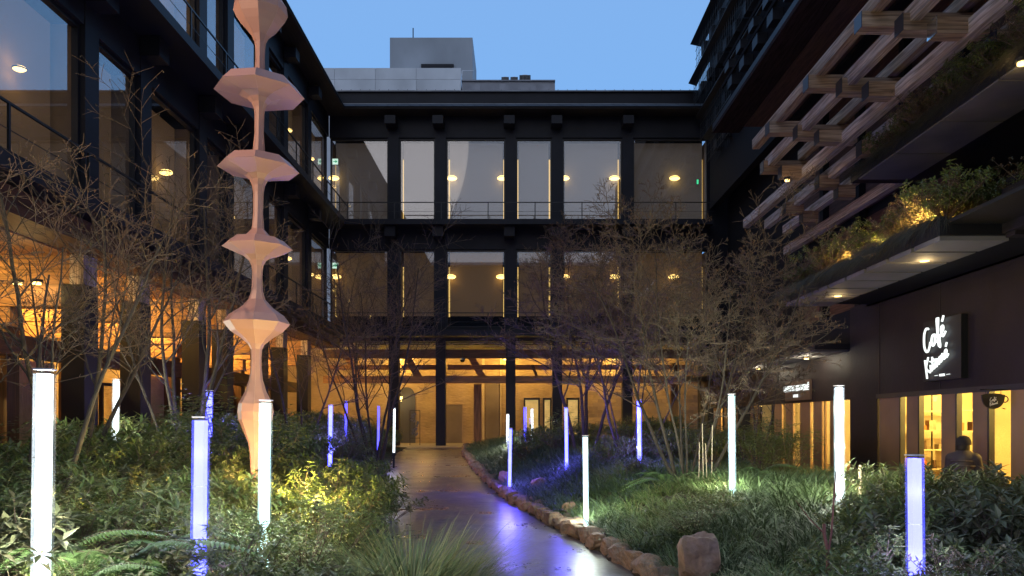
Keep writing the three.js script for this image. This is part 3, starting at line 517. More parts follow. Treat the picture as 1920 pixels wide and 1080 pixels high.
// ------------------------------------------------------------------ the wing opposite (seen only mirrored in the windows) and the blocks beyond the roof
{
  const t = thing('front_wing', 'dark courtyard wing opposite, seen only as a dark mirror image in the middle-floor windows', 'building', [0, 0, 36]);
  local(t, 'wall', bx(-16, 18, -0.2, 24.5, 0, 1), M.darkFlat);
  local(t, 'roof', bx(-17, 19, 24.5, 24.9, -1, 9), M.roofMetal);
}
{
  const S = 60 / F, X = (px) => (px - VX) * S, Y = (py) => EYE + (VY - py) * S;
  const t = thing('office_block', 'white concrete block with a rooftop box rising behind the rear wing', 'building', [X(760), 0, -62]);
  const wallP = (n, g, m, u) => part(t, n, g, m, u);
  const z = -60;
  wallP('core', bx(X(560), X(863.5), 0, Y(128.5), z - 12, z - 0.02), M.white);
  // cladding panels of the lower storey
  const cols = [560, 627.5, 704, 780.5, 864.5], rows = [[128, 149.3], [149.8, 172], [172.5, 196]];
  for (let i = 0; i < cols.length - 1; i++) for (const [a, b] of rows) wallP('cladding_panel', bx(X(cols[i]) + 0.015, X(cols[i + 1]) - 0.015, Y(b), Y(a), z - 0.02, z + 0.05), M.white);
  const S2 = 63 / F, X2 = (px) => (px - VX) * S2, Y2 = (py) => EYE + (VY - py) * S2;
  wallP('rooftop_box', bx(X2(731), X2(886), Y2(160), Y2(70.5), -69, -63), std([0.42, 0.44, 0.46], { roughness: 0.8, map: rep(T.grime, 0.08, 0.05) }));
  wallP('window', merge(bx(X2(790), X2(851), Y2(127.5), Y2(122), -62.99, -62.8), bx(X2(790), X2(793), Y2(131), Y2(127.5), -62.99, -62.8), bx(X2(848), X2(851), Y2(131), Y2(127.5), -62.99, -62.8)), M.dark);
  wallP('antenna', bar([X2(771.5), Y2(72), -64], [X2(771.5), Y2(41), -64], 0.05, 6), M.dark);
  const rb = []; for (let px = 560; px < 727; px += 8) rb.push(bx(X(px), X(px + 1.6), Y(128), Y(119.5), z - 3.1, z - 3)); for (const y of [120, 123, 126]) rb.push(bx(X(560), X(727), Y(y + 1), Y(y), z - 3.12, z - 2.98));
  wallP('roof_fence', merge(rb, bx(X(560), X(727), Y(128), Y(121), z - 3.8, z - 3.7)), M.dark);
  wallP('handrail', merge(bar([X2(890), Y2(143), -62], [X2(868), Y2(143), -62], 0.03), bar([X2(868), Y2(143), -62], [X2(868), Y2(152), -62], 0.03)), M.white);
  const g = thing('plant_room', 'low grey panelled plant room on the roof right of the white block', 'building', [X(955), 0, -58]);
  const gp = (n, ge, m) => part(g, n, ge, m);
  gp('core', bx(X(867), X(1039), 0, Y(152), -66, -60.05), M.greyPanel);
  for (let px = 866; px < 1040; px += 35) gp('cladding_panel', bx(X(px) + 0.01, X(px + 34.6), Y(175), Y(156.5), -60.05, -60.0), M.greyPanel);
  gp('roof_edge', bx(X(865.5), X(1041), Y(152.5), Y(150.5), -66, -59.9), M.greyPanel);
  const labels = ['left small louvred roof vent with domed cap', 'middle small louvred roof vent with domed cap', 'wide louvred roof vent with domed cap, rightmost of three'];
  [[940, 954, 138], [957, 971, 138], [974, 995, 136]].forEach(([a, b, top], i) => {
    const w = X(b) - X(a), v = thing('roof_vent', labels[i] + ' on the grey plant room', 'vent', [X((a + b) / 2), Y(151), -60.7], 'roof vents');
    local(v, 'body', bx(-w / 2, w / 2, 0, Y(top + 2) - Y(151), -w / 2, w / 2), M.dark);
    for (let k = -3; k <= 3; k++) local(v, 'slat', bx(k * w / 8 - 0.02, k * w / 8 + 0.02, 0.03, Y(top + 3) - Y(151), w / 2, w / 2 + 0.04), M.panelGrey);
    const cg = new THREE.SphereGeometry(w / 2, 14, 6, 0, 7, 0, Math.PI / 2); cg.scale(1, 0.35, 1); cg.translate(0, Y(top + 2) - Y(151), 0); local(v, 'cap', cg, M.white);
  });
}

// ------------------------------------------------------------------ faceted sculpture
{
  const D = 8.5, k = D / F;
  const prof = [ // y pixel, half width pixel
    [930, 8], [880, 8], [850, 9], [830, 12], [808, 21], [787, 30], [772, 32], [757, 30], [735, 19], [712, 12], [690, 9.5], [670, 9], [655, 10], [645, 15], [634, 28], [622, 46], [606, 60], [591, 49], [577, 29], [562, 15], [545, 10],
    [522, 9], [510, 9], [498, 10.5], [489, 15], [481, 25], [476, 38], [465, 63.5], [450, 47], [444, 24], [430, 11], [400, 8.5], [362, 9], [348, 11.5], [338, 16], [330, 25], [325, 42], [318, 73], [299, 54], [296, 20], [287, 11], [250, 8],
    [214, 8.5], [203, 10], [194, 14], [187, 22], [181, 38], [176, 81], [155, 63], [152, 19], [144, 10], [112, 8], [92, 8.5], [80, 10], [68, 16], [58, 25], [48, 35], [37, 43], [25, 48.5], [8, 46], [-10, 34], [-26, 18], [-44, 9.5], [-90, 8.5], [-130, 14], [-150, 70], [-170, 50], [-186, 12], [-290, 9],
  ];
  const pts = prof.map(([y, w]) => new THREE.Vector2(Math.max(0.03, w * k * 1.0), (930 - y) * k));
  const g = new THREE.LatheGeometry(pts, 8, 0.24).toNonIndexed(); g.computeVertexNormals();
  const [x, y, z] = P(477, 930, D);
  const t = thing('sculpture', 'tall pale pink faceted column sculpture of stacked saucers rising from the shrubs', 'sculpture', [x, y, z]);
  local(t, 'faceted_body', g, M.paper);
  // raised seams where the facets meet
  const seams = []; for (let i = 0; i < 8; i++) { const a = 0.24 + i * Math.PI / 4; for (let j = 1; j < pts.length; j++) { const p = (q) => [Math.sin(a) * q.x, q.y, Math.cos(a) * q.x]; seams.push(bar(p(pts[j - 1]), p(pts[j]), 0.002, 3)); } }
  local(t, 'seams', merge(seams), std([0.6, 0.4, 0.33]));
  local(t, 'base_plate', (() => { const b = new THREE.CylinderGeometry(0.16, 0.18, 0.06, 16); b.translate(0, 0.0, 0); return b; })(), M.black);
  t.rotation.z = -0.013;
  // floodlight clamped to the left balcony edge that lights the column from the front
  const q = [Xl + 1.12, 6.35, -4.6], fl = thing('floodlight', 'small black floodlight clamped to the left balcony edge, aimed at the sculpture', 'floodlight', q);
  const dir = V(x - q[0], 4.6 - q[1], z - q[2]).normalize(), head = new THREE.CylinderGeometry(0.09, 0.07, 0.2, 18); head.applyQuaternion(new THREE.Quaternion().setFromUnitVectors(V(0, 1, 0), dir));
  local(fl, 'housing', head, M.black); const ln = new THREE.CylinderGeometry(0.08, 0.08, 0.01, 18); ln.applyQuaternion(new THREE.Quaternion().setFromUnitVectors(V(0, 1, 0), dir)); ln.translate(...dir.clone().multiplyScalar(0.106).toArray()); local(fl, 'lens', ln, M.lampWarm); local(fl, 'clamp', bar([0, -0.08, 0], [-0.1, -0.3, 0], 0.015), M.black);
  const sp = new THREE.SpotLight(C(1, 0.68, 0.42), 115, 0, 0.52, 0.6, 2); sp.position.copy(dir.clone().multiplyScalar(0.13)); sp.target.position.copy(dir.clone().multiplyScalar(5)); sp.shadow.radius = 3; sp.castShadow = true; fl.add(sp, sp.target);
}

// ------------------------------------------------------------------ light columns: clear square tubes with a glowing core
const shellM = pane({ ior: 1.45, roughness: 0.03, color: C(0.97, 0.985, 1) });
const coreW = glow([2.8, 3.1, 3.2]), coreC = glow([2.2, 3.2, 3.1]), coreB = glow([0.8, 0.84, 9]), coreV = glow([0.32, 0.28, 4.5]);
function lightColumn(w) {
  const t = new THREE.Group(); t.name = 'light_column';
  const L = 1.36, h = w / 2, c = h * 0.72;
  for (let i = 0; i < 3; i++) local(t, 'glow_core', bx(-c, c, i * L / 3 + 0.002, (i + 1) * L / 3 - 0.002, -c, c), coreW);
  const e = 0.0022, sh = [];
  local(t, 'clear_tube', merge(bx(-h, -h + e, 0, L + 0.016, -h, h), bx(h - e, h, 0, L + 0.016, -h, h), bx(-h + e, h - e, 0, L + 0.016, -h, -h + e), bx(-h + e, h - e, 0, L + 0.016, h - e, h)), shellM);
  local(t, 'cap', bx(-h - 0.001, h + 0.001, L + 0.017, L + 0.025, -h - 0.001, h + 0.001), std([0.85, 0.8, 0.8], { roughness: 0.25 }));
  local(t, 'base', merge(bx(-h - 0.006, h + 0.006, -0.1, 0, -h - 0.006, h + 0.006), bx(-h * 0.7, h * 0.7, -0.5, -0.1, -h * 0.7, h * 0.7)), M.black);
  return t;
}
{
  const proto = lightColumn(0.088);
  const set = [ // px, py of the top, distance, kind, label
    [78, 686, 4.0, 'w', 'thick white light column at the far left foreground among ferns'],
    [216, 708, 10.2, 'w', 'white light column half sunk in shrubs behind the far left one'],
    [391, 730, 11.0, 'b', 'blue-white light column behind the clear-topped one left of the sculpture'],
    [373, 777, 5.1, 'n', 'blue light column with a clear empty top end left of the sculpture'],
    [495, 746, 6.0, 'c', 'white light column standing in front of the sculpture'],
    [619, 757, 16.5, 'b', 'blue light column right of the sculpture above yellow-lit shrubs'],
    [648, 750, 23.0, 'v', 'thin deep blue light column half hidden by tree stems left of the path'],
    [709, 760, 23.0, 'v', 'thin blue light column left of the path, between tree and white column'],
    [738.5, 764, 23.0, 'd', 'thin white light column at the left bend of the path'],
    [951, 775, 24.0, 'w', 'thin white light column right of the path, behind the blue one'],
    [955.5, 801, 16.3, 'p', 'blue light column standing right at the stone edging'],
    [985, 762, 25.0, 'v', 'deep blue light column before the glazed doors'],
    [998, 765, 25.2, 'w', 'thin white light column before the glazed doors'],
    [1062.5, 762, 16.3, 'p', 'blue-white light column in the grass mound, third from the path end'],
    [1099, 814, 10.9, 'c', 'white light column low in the grass beside the path curve'],
    [1199, 748, 14.65, 'b', 'blue light column beside the stems of the large bare tree'],
    [1373, 736, 9.7, 'c', 'white light column right of the large bare tree'],
    [1575, 720, 8.6, 'w', 'white light column in front of the dark pier of the right wing'],
    [1718, 848, 5.1, 'n', 'blue-white light column in the right foreground shrubs'],
  ];
  set.forEach(([px, py, d, k, label]) => {
    const t = proto.clone(), p = P(px, py, d); t.name = numbered('light_column');
    t.position.set(p[0], p[1] - 1.40, p[2]); t.rotation.y = (px * 0.37) % 0.5 - 0.1; t.rotation.z = px < 970 ? -0.012 : 0.01;
    tag(t, label, 'light column', 'light columns in the garden'); scene.add(t);
    const [m, col, I] = { w: [coreW, [1, 0.98, 0.8], 2.9], c: [coreC, [0.93, 1, 0.8], 2.9], d: [coreW, [1, 0.97, 0.85], 0.6], n: [coreB, [0.6, 0.6, 1], 1.1], b: [coreB, [0.17, 0.13, 1], 2.4], p: [coreB, [0.1, 0.07, 1], 4.4], v: [coreV, [0.12, 0.1, 1], 2.2] }[k];
    t.traverse(o => { if (o.name === 'glow_core') o.material = m; });
    for (let i = 0; i < 3; i++) pointLight(t, col, I, [0, (i + 0.5) * 1.36 / 3, 0], 1.5);
  });
}

// ------------------------------------------------------------------ signs
const font = await new FontLoader().loadAsync('fonts/droid/droid_sans_bold.typeface.json');
function textGeo(s, size, depth = 0.02) { const g = new TextGeometry(s, { font, size, depth, height: depth, curveSegments: 4, bevelEnabled: false }); g.computeBoundingBox(); const b = g.boundingBox; g.translate(-(b.min.x + b.max.x) / 2, -(b.min.y + b.max.y) / 2, 0); return g; }
// single-stroke script letters: each a list of strokes in a unit em (x to the right, y up)
const SCRIPT = {
  C: [[[0.62, 0.92], [0.5, 1.02], [0.3, 0.95], [0.12, 0.6], [0.08, 0.22], [0.22, 0.0], [0.45, 0.1], [0.6, 0.3]]],
  a: [[[0.42, 0.42], [0.25, 0.48], [0.08, 0.3], [0.1, 0.05], [0.26, 0.05], [0.42, 0.42], [0.38, 0.1], [0.5, 0.04]]],
  f: [[[0.1, 0.2], [0.35, 0.75], [0.42, 1.0], [0.32, 1.0], [0.22, 0.6], [0.12, -0.25], [0.2, -0.3], [0.25, 0.1], [0.4, 0.2]]],
  'é': [[[0.05, 0.2], [0.3, 0.32], [0.3, 0.46], [0.16, 0.46], [0.08, 0.25], [0.16, 0.03], [0.42, 0.12]], [[0.3, 0.66], [0.48, 0.84]]],
  K: [[[0.2, 1.0], [0.1, -0.2]], [[0.62, 1.0], [0.2, 0.45], [0.55, 0.0]]],
  i: [[[0.1, 0.42], [0.08, 0.08], [0.18, 0.03], [0.28, 0.15]], [[0.13, 0.62], [0.15, 0.68]]],
  t: [[[0.18, 0.8], [0.1, 0.12], [0.2, 0.02], [0.32, 0.15]], [[0.02, 0.52], [0.36, 0.56]]],
  s: [[[0.02, 0.1], [0.22, 0.46], [0.28, 0.2], [0.2, 0.02], [0.06, 0.05]]],
  u: [[[0.06, 0.42], [0.05, 0.1], [0.16, 0.03], [0.32, 0.42], [0.31, 0.08], [0.42, 0.05]]],
  n: [[[0.06, 0.42], [0.05, 0.03], [0.2, 0.42], [0.3, 0.4], [0.3, 0.06], [0.42, 0.06]]],
};
const ADV = { C: 0.62, a: 0.46, f: 0.36, 'é': 0.42, K: 0.6, i: 0.26, t: 0.32, s: 0.32, u: 0.42, n: 0.42 };
function script(s, r, size) { const gs = []; let x = 0; for (const ch of s) { for (const st of SCRIPT[ch]) { const c = new THREE.CatmullRomCurve3(st.map(p => V((x + p[0] + p[1] * 0.12) * size, p[1] * size, 0))); gs.push(flat(new THREE.TubeGeometry(c, 24, r, 6))); } x += ADV[ch]; } const g = merge(gs); g.translate(-x * size / 2, 0, 0); return g; }
function place(t) { t.rotation.y = -Math.PI / 2; return t; }   // local x runs towards the viewer along the right wing, local z points into the courtyard
{
  const t = place(thing('cafe_sign', 'large black square sign with glowing white script on the dark cafe wall', 'sign', [7.98, EYE + (VY - 656) / F * 13.9, -13.95]));
  local(t, 'board', bx(-0.62, 0.62, -0.56, 0.6, -0.12, 0), M.black);
  const w1 = script('Café', 0.022, 0.42), w2 = script('Kitsuné', 0.02, 0.3);
  w1.rotateZ(0.42); w1.translate(-0.12, 0.12, 0.05); w2.rotateZ(0.42); w2.translate(-0.06, -0.3, 0.05);
  local(t, 'lettering', merge(w1, w2), M.letter);
  const ps = textGeo('PARIS', 0.045, 0.012); ps.translate(0.05, -0.47, 0.01); local(t, 'small_lettering', merge(ps, bx(-0.2, -0.09, -0.473, -0.465, 0.01, 0.02), bx(0.19, 0.3, -0.473, -0.465, 0.01, 0.02)), M.letter);
  const al = new THREE.RectAreaLight(C(0.95, 1, 0.97), 1.2, 0.8, 0.8); al.position.set(0, 0, 0.09); al.lookAt(0, 0, 1); al.rotation.set(0, Math.PI, 0); t.add(al);
}
{
  const p = P(1501, 731, 21.6), t = place(thing('shop_sign', 'brown sign with glowing white capitals over the far right shop front', 'sign', [8.2, p[1], -21.75]));
  local(t, 'board', bx(-0.95, 0.95, -0.3, 0.27, -0.07, 0), std([0.11, 0.07, 0.05], { roughness: 0.5 }));
  const a = textGeo('MAISON KITSUNÉ', 0.17, 0.02); a.scale(1.0, 1, 1); a.translate(-0.02, 0.08, 0.02); local(t, 'lettering', flat(a), M.letter);
  const b = textGeo('PARIS', 0.09, 0.02); b.translate(-0.02, -0.17, 0.02); local(t, 'small_lettering', flat(b), M.letter);
}
{ // cup-shaped hanging sign, flat board as in the photograph
  const p = P(1862, 752, 12.3), t = thing('cup_sign', 'black coffee cup shaped sign with white script hanging from a bracket', 'sign', [p[0], p[1], p[2]]);
  const s = new THREE.Shape(); s.moveTo(-0.19, 0.1); s.bezierCurveTo(-0.19, -0.06, -0.1, -0.13, 0, -0.13); s.bezierCurveTo(0.1, -0.13, 0.19, -0.06, 0.19, 0.1); s.bezierCurveTo(0.1, 0.135, -0.1, 0.135, -0.19, 0.1);
  const ex = (sh, d, z) => { const g = new THREE.ExtrudeGeometry(sh, { depth: d, bevelEnabled: false, curveSegments: 20 }); g.translate(0, 0, z); return flat(g); };
  local(t, 'cup', ex(s, 0.03, -0.015), M.black);
  const rim = new THREE.Shape(); rim.absellipse(0, 0.098, 0.165, 0.017, 0, 7); local(t, 'rim', ex(rim, 0.004, 0.016), std([0.6, 0.5, 0.35]));
  const h = new THREE.TorusGeometry(0.05, 0.011, 8, 20, 4.2); h.rotateZ(-2.0); h.translate(0.2, 0.03, 0); local(t, 'handle', h, M.black);
  const sc = new THREE.Shape(); sc.absellipse(0, -0.135, 0.2, 0.03, 0, 7); local(t, 'saucer', ex(sc, 0.04, -0.02), M.black);
  const w1 = script('Café', 0.004, 0.06), w2 = script('Kitsuné', 0.004, 0.05); w1.rotateZ(0.25); w2.rotateZ(0.25); w1.translate(-0.01, 0.0, 0.02); w2.translate(0, -0.06, 0.02); local(t, 'lettering', merge(w1, w2), std([0.85, 0.83, 0.78]));
  local(t, 'bracket', merge(bar([-0.22, 0.19, 0], [0.4, 0.19, 0], 0.01), bar([-0.12, 0.12, 0], [-0.12, 0.19, 0], 0.005), bar([0.13, 0.12, 0], [0.13, 0.19, 0], 0.005)), M.frame);
}
{ // lettering on the left shop's sign band
  const t = thing('shop_lettering', 'dark capital letters on the pale lit sign band of the left shop', 'lettering', [-11.19, 2.74, -14.2]); t.rotation.y = Math.PI / 2;
  const a = textGeo('AW   S FAC', 0.17, 0.008); a.translate(-0.3, 0.06, 0); local(t, 'lettering', flat(a), M.ink);
  const b = textGeo('KYOTO', 0.12, 0.008); b.translate(-0.15, -0.17, 0); local(t, 'lettering', flat(b), M.ink);
  const ring = new THREE.TorusGeometry(0.19, 0.022, 6, 24); ring.translate(-1.3, 0.1, 0); local(t, 'ring_emblem', ring, M.ink);
}

// ------------------------------------------------------------------ stones along the path and boulders
function rock(seed, sx, sy, sz, boxy = 0.5, det = 3) {
  const g = new THREE.IcosahedronGeometry(1, det), p = g.attributes.position, uv = [], q = rng(seed * 97 + 5), cuts = []; for (let i = 0; i < 11; i++) { const n = V(q() - 0.5, q() - 0.5, q() - 0.5).normalize(); cuts.push([n.x, n.y, n.z, 0.7 + 0.25 * q()]); }
  for (let i = 0; i < p.count; i++) {
    let x = p.getX(i), y = p.getY(i), z = p.getZ(i); const m = Math.max(Math.abs(x), Math.abs(y), Math.abs(z)), k = lerp(1, 1 / m, boxy) * lerp(1, 0.8, boxy);
    const n = 1 + 0.16 * perlin.noise(x * 1.3 + seed, y * 1.3, z * 1.3) + 0.07 * perlin.noise(x * 4 + seed, y * 4, z * 4 - seed) + 0.025 * perlin.noise(x * 11 + seed, y * 11, z * 11);
    x *= k * n; y *= k * n; z *= k * n; for (const [a, b, c, q] of cuts) { const e = x * a + y * b + z * c - q; if (e > 0) { x -= a * e * 0.92; y -= b * e * 0.92; z -= c * e * 0.92; } }
    x *= sx; y *= sy; z *= sz; p.setXYZ(i, x, y, z); uv.push(x + z * 0.6, y + z * 0.8);
  }
  g.setAttribute('uv', new THREE.Float32BufferAttribute(uv, 2));
  return toCreasedNormals(g, 0.35);
}
{
  const t = thing('stone_edging', 'irregular edging of rough stones along the right side of the path', 'edging', [pathR(20), pathY(20), -20]), r = rng(31);
  const vars = []; for (let i = 0; i < 8; i++) vars.push(rock(i * 7 + 1, 1.12, 1.12, 1.12, 0.92, 5));
  for (let d = 5.2; d < 33.2;) {
    const L = 0.32 + r() * 0.34, dm = d + L / 2, ang = Math.atan2(pathR(d + L) - pathR(d), L);
    const m = new THREE.Mesh(vars[(r() * 8) | 0], M.stone); m.name = 'stone';
    const w = 0.11 + r() * 0.06, h = 0.1 + r() * 0.06;
    m.scale.set(w, h, L * 0.54); m.rotation.set((r() - 0.5) * 0.2, -ang + (r() - 0.5) * 0.35, (r() - 0.5) * 0.3);
    m.position.set(pathR(dm) + 0.08 + (r() - 0.5) * 0.06 - t.position.x, pathY(dm) + 0.05 + r() * 0.035 - t.position.y, -dm - t.position.z); t.add(m);
    if (r() < 0.35) { const q = new THREE.Mesh(vars[(r() * 8) | 0], M.stone); q.name = 'stone'; q.scale.set(0.13, 0.1, 0.14 + r() * 0.08); q.rotation.y = r() * 3; q.position.set(pathR(dm) + 0.3 - t.position.x, pathY(dm) + 0.1 - t.position.y, -dm - t.position.z); t.add(q); }
    d += L * 0.94;
  }
  const B = [[1312, 1036, 7.0, 0.19, 0.2, 0.17, 'large pale brown boulder in the grass at the lower right of the path'], [1068, 952, 12.2, 0.13, 0.1, 0.12, 'grey stone half hidden in grass left of the low white light column'], [945, 893, 17.6, 0.14, 0.13, 0.13, 'small dark stone behind the edging near the blue light column'], [1010, 905, 15.8, 0.17, 0.12, 0.15, 'dark stone in the grass right of the blue light column']];
  B.forEach(([px, py, d, a, b, c, label], i) => { const p = P(px, py, d), g = rock(60 + i * 9, a * 1.2, b * 1.45, c * 1.2, 0.8, 7); g.translate(0, b * 0.8, 0); solo('boulder', g, M.stone, label, 'boulder').position.set(p[0], p[1] - b * 1.1, p[2]); });
}

// ------------------------------------------------------------------ leaves, shrubs, ferns, grasses
class LeafBag {
  constructor() { this.p = []; this.c = []; this.n = []; }
  tri(a, b, c, col) { const e = V().subVectors(b, a), f = V().subVectors(c, a), n = e.cross(f).normalize(); for (const v of [a, b, c]) { this.p.push(v.x, v.y, v.z); this.c.push(...col); this.n.push(n.x, n.y, n.z); } }
  leaf(base, dir, up, len, w, col, droop = 0.25) { // folded along the midrib, tip bending down
    const side = V().crossVectors(dir, up).normalize(), nrm = V().crossVectors(side, dir).normalize();
    const at = (t, s, h) => base.clone().addScaledVector(dir, t * len).addScaledVector(side, s * w).addScaledVector(nrm, h * w - droop * len * t * t);
    const a = at(0, 0, 0), m = at(0.45, 0, -0.12), l = at(0.42, 0.5, 0.12), r = at(0.42, -0.5, 0.12), t = at(1, 0, 0);
    this.tri(a, m, l, col); this.tri(l, m, t, col); this.tri(a, r, m, col); this.tri(m, r, t, col);
  }
  blade(base, dir, len, w, bend, col, seg = 3) { // arching ribbon
    const side = V(-dir.z, 0, dir.x).normalize(), up = V(0, 1, 0); let prev = null;
    const out = V(dir.x, 0, dir.z).normalize();
    for (let i = 0; i <= seg; i++) { const t = i / seg, p = base.clone().addScaledVector(dir, len * t).addScaledVector(up, -bend * len * t * t).addScaledVector(out, bend * 0.5 * len * t * t), k = w * (1 - t * 0.95) / 2; const a = p.clone().addScaledVector(side, k), b = p.clone().addScaledVector(side, -k); if (prev) { this.tri(prev[0], prev[1], a, col); if (i < seg) this.tri(prev[1], b, a, col); } prev = [a, b]; }
  }
  get geo() { const g = new THREE.BufferGeometry(); g.setAttribute('position', new THREE.Float32BufferAttribute(this.p, 3)); g.setAttribute('normal', new THREE.Float32BufferAttribute(this.n, 3)); g.setAttribute('color', new THREE.Float32BufferAttribute(this.c, 3)); return g; }
}
class Tubes { // many tapered sticks in one geometry
  constructor() { this.p = []; this.n = []; this.ix = []; this.uv = []; }
  path(pts, r0, r1, sides) {
    let nx = V(1, 0, 0.3); const base = this.p.length / 3; let len = 0;
    for (let i = 0; i < pts.length; i++) {
      const d = V().subVectors(pts[Math.min(i + 1, pts.length - 1)], pts[Math.max(i - 1, 0)]).normalize();
      nx.addScaledVector(d, -nx.dot(d)); if (nx.lengthSq() < 1e-6) nx.set(0, 0, 1); nx.normalize(); const ny = V().crossVectors(d, nx), r = lerp(r0, r1, i / (pts.length - 1)); if (i) len += pts[i].distanceTo(pts[i - 1]);
      for (let s = 0; s < sides; s++) { const a = s / sides * 2 * Math.PI, c = Math.cos(a), q = Math.sin(a); const ox = nx.x * c + ny.x * q, oy = nx.y * c + ny.y * q, oz = nx.z * c + ny.z * q; this.p.push(pts[i].x + ox * r, pts[i].y + oy * r, pts[i].z + oz * r); this.n.push(ox, oy, oz); this.uv.push(s / sides * 0.5, len); }
    }
    for (let i = 0; i < pts.length - 1; i++) for (let s = 0; s < sides; s++) { const a = base + i * sides + s, b = base + i * sides + (s + 1) % sides, c = a + sides, d = b + sides; this.ix.push(a, b, c, b, d, c); }
  }
  get geo() { const g = new THREE.BufferGeometry(); g.setAttribute('position', new THREE.Float32BufferAttribute(this.p, 3)); g.setAttribute('normal', new THREE.Float32BufferAttribute(this.n, 3)); g.setAttribute('uv', new THREE.Float32BufferAttribute(this.uv, 2)); g.setIndex(this.ix); return g; }
}
const GREENS = [[0.12, 0.165, 0.04], [0.15, 0.19, 0.052], [0.085, 0.125, 0.035], [0.18, 0.205, 0.056], [0.135, 0.15, 0.052], [0.2, 0.215, 0.066]];
const vary = (c, r, k = 0.5) => { const s = 1 - k / 2 + k * r(); return [c[0] * s, c[1] * s, c[2] * s]; };
// branching shrub whose shoots end in whorls of leaves
function shrub(seed, o) {
  const r = rng(seed), leaves = new LeafBag(), st = new Tubes();
  const { h = 0.85, spread = 0.55, stems = 13, len = 0.075, w = 0.022, whorl = 7, forks = 5, cols = GREENS, droop = 0.3, pinn = 0, tiers = 3 } = o;
  const shoot = (p, dir, n) => { // leaves along the last bit of the shoot
    for (let k = 0; k < n; k++) { const q = p.clone().addScaledVector(dir, -k * len * 0.55), a0 = r() * 7; for (let j = 0; j < whorl; j++) { const a = a0 + j / whorl * 6.283, rad = V(Math.cos(a), 0, Math.sin(a)); const e = rad.clone().addScaledVector(dir, -rad.dot(dir)).normalize(); const ld = e.multiplyScalar(1).addScaledVector(dir, 0.25 + r() * 0.6 - k * 0.1).normalize(); const L = len * (0.65 + 0.6 * r()); if (pinn) { const end = q.clone().addScaledVector(ld, L * 1.6); for (let i = 1; i <= pinn; i++) for (const s of [-1, 1]) { const t = i / pinn, b = q.clone().lerp(end, t), sd = V().crossVectors(ld, V(0, 1, 0)).normalize().multiplyScalar(s).addScaledVector(ld, 0.6).normalize(); leaves.leaf(b, sd, V(0, 1, 0), L * 0.55, w, vary(cols[(r() * cols.length) | 0], r), droop); } } else leaves.leaf(q, ld, V(0, 1, 0).addScaledVector(ld, -ld.y), L, w * (0.8 + 0.5 * r()), vary(cols[(r() * cols.length) | 0], r), droop * (0.5 + r())); } }
  };
  for (let s = 0; s < stems; s++) {
    const a = s / stems * 6.283 + r() * 0.8, lean = Math.sqrt(r()) * spread, hh = h * (0.6 + 0.45 * r()) * (1 - 0.25 * lean / spread), pts = [];
    for (let i = 0; i <= 4; i++) { const t = i / 4; pts.push(V(Math.cos(a) * lean * Math.pow(t, 1.3) + (r() - 0.5) * 0.04, hh * t, Math.sin(a) * lean * Math.pow(t, 1.3) + (r() - 0.5) * 0.04)); }
    st.path(pts, 0.008, 0.003, 3);
    const d = V().subVectors(pts[4], pts[3]).normalize(); shoot(pts[4], d, tiers);
    for (let f = 0; f < forks; f++) { const t = 0.3 + 0.65 * r(), i = Math.min(3, (t * 4) | 0), b = pts[i].clone().lerp(pts[i + 1], t * 4 - i), q = r() * 6.283, dir = V(Math.cos(q), 0.5 + r() * 0.7, Math.sin(q)).normalize(), e = b.clone().addScaledVector(dir, 0.1 + 0.16 * r() * h); st.path([b, b.clone().lerp(e, 0.5).add(V(0, -0.01, 0)), e], 0.004, 0.002, 3); shoot(e, dir, Math.max(1, tiers - 1)); }
  }
  return { leaves: leaves.geo, stems: st.geo };
}
function fern(seed, n = 11, L0 = 0.7) {
  const r = rng(seed), b = new LeafBag(), st = new Tubes();
  for (let k = 0; k < n; k++) {
    const a = k / n * 6.283 + r() * 0.5, L = L0 * (0.75 + 0.4 * r()), up = 0.75 + 0.4 * r(), pts = [], col = vary([0.11, 0.19, 0.05], r, 0.4);
    for (let i = 0; i <= 8; i++) { const t = i / 8; pts.push(V(Math.cos(a) * L * t * (0.6 + 0.4 * t), L * (up * t - 0.85 * t * t), Math.sin(a) * L * t * (0.6 + 0.4 * t))); }
    st.path(pts, 0.004, 0.0015, 3);
    for (let i = 4; i < 32; i++) { const t = i / 32, x = t * 8, j = Math.min(7, x | 0), p = pts[j].clone().lerp(pts[j + 1], x - j), d = V().subVectors(pts[j + 1], pts[j]).normalize(), pl = 0.17 * L * Math.sin(Math.PI * Math.pow(t, 0.75)) + 0.012; for (const s of [-1, 1]) { const sd = V().crossVectors(d, V(0, 1, 0)).normalize().multiplyScalar(s).addScaledVector(d, 0.35).normalize(); b.leaf(p, sd, V(0, 1, 0), pl, 0.03 * L + 0.006, col, 0.25); } }
  }
  return { leaves: b.geo, stems: st.geo };
}
function tuft(seed, n, L, w, cols, spread = 0.08, bend = 0.55) {
  const r = rng(seed), b = new LeafBag();
  for (let i = 0; i < n; i++) { const a = r() * 6.283, q = r(), lean = 0.25 + 0.75 * r(), d = V(Math.cos(a) * lean, 1.1, Math.sin(a) * lean).normalize(); b.blade(V(Math.cos(a) * q * spread, -0.02, Math.sin(a) * q * spread), d, L * (0.6 + 0.5 * r()), w * (0.7 + 0.6 * r()), bend * (0.6 + 0.8 * r()), vary(cols[(r() * cols.length) | 0], r, 0.5), 4); }
  return b.geo;
}
function plant(name, parts, label, cat, group) { const t = new THREE.Group(); t.name = name; local(t, 'foliage', parts.leaves, M.leaf).userData = { kind: 'stuff' }; if (parts.stems) local(t, 'stem', parts.stems, M.twig); tag(t, label, cat, group); return t; }
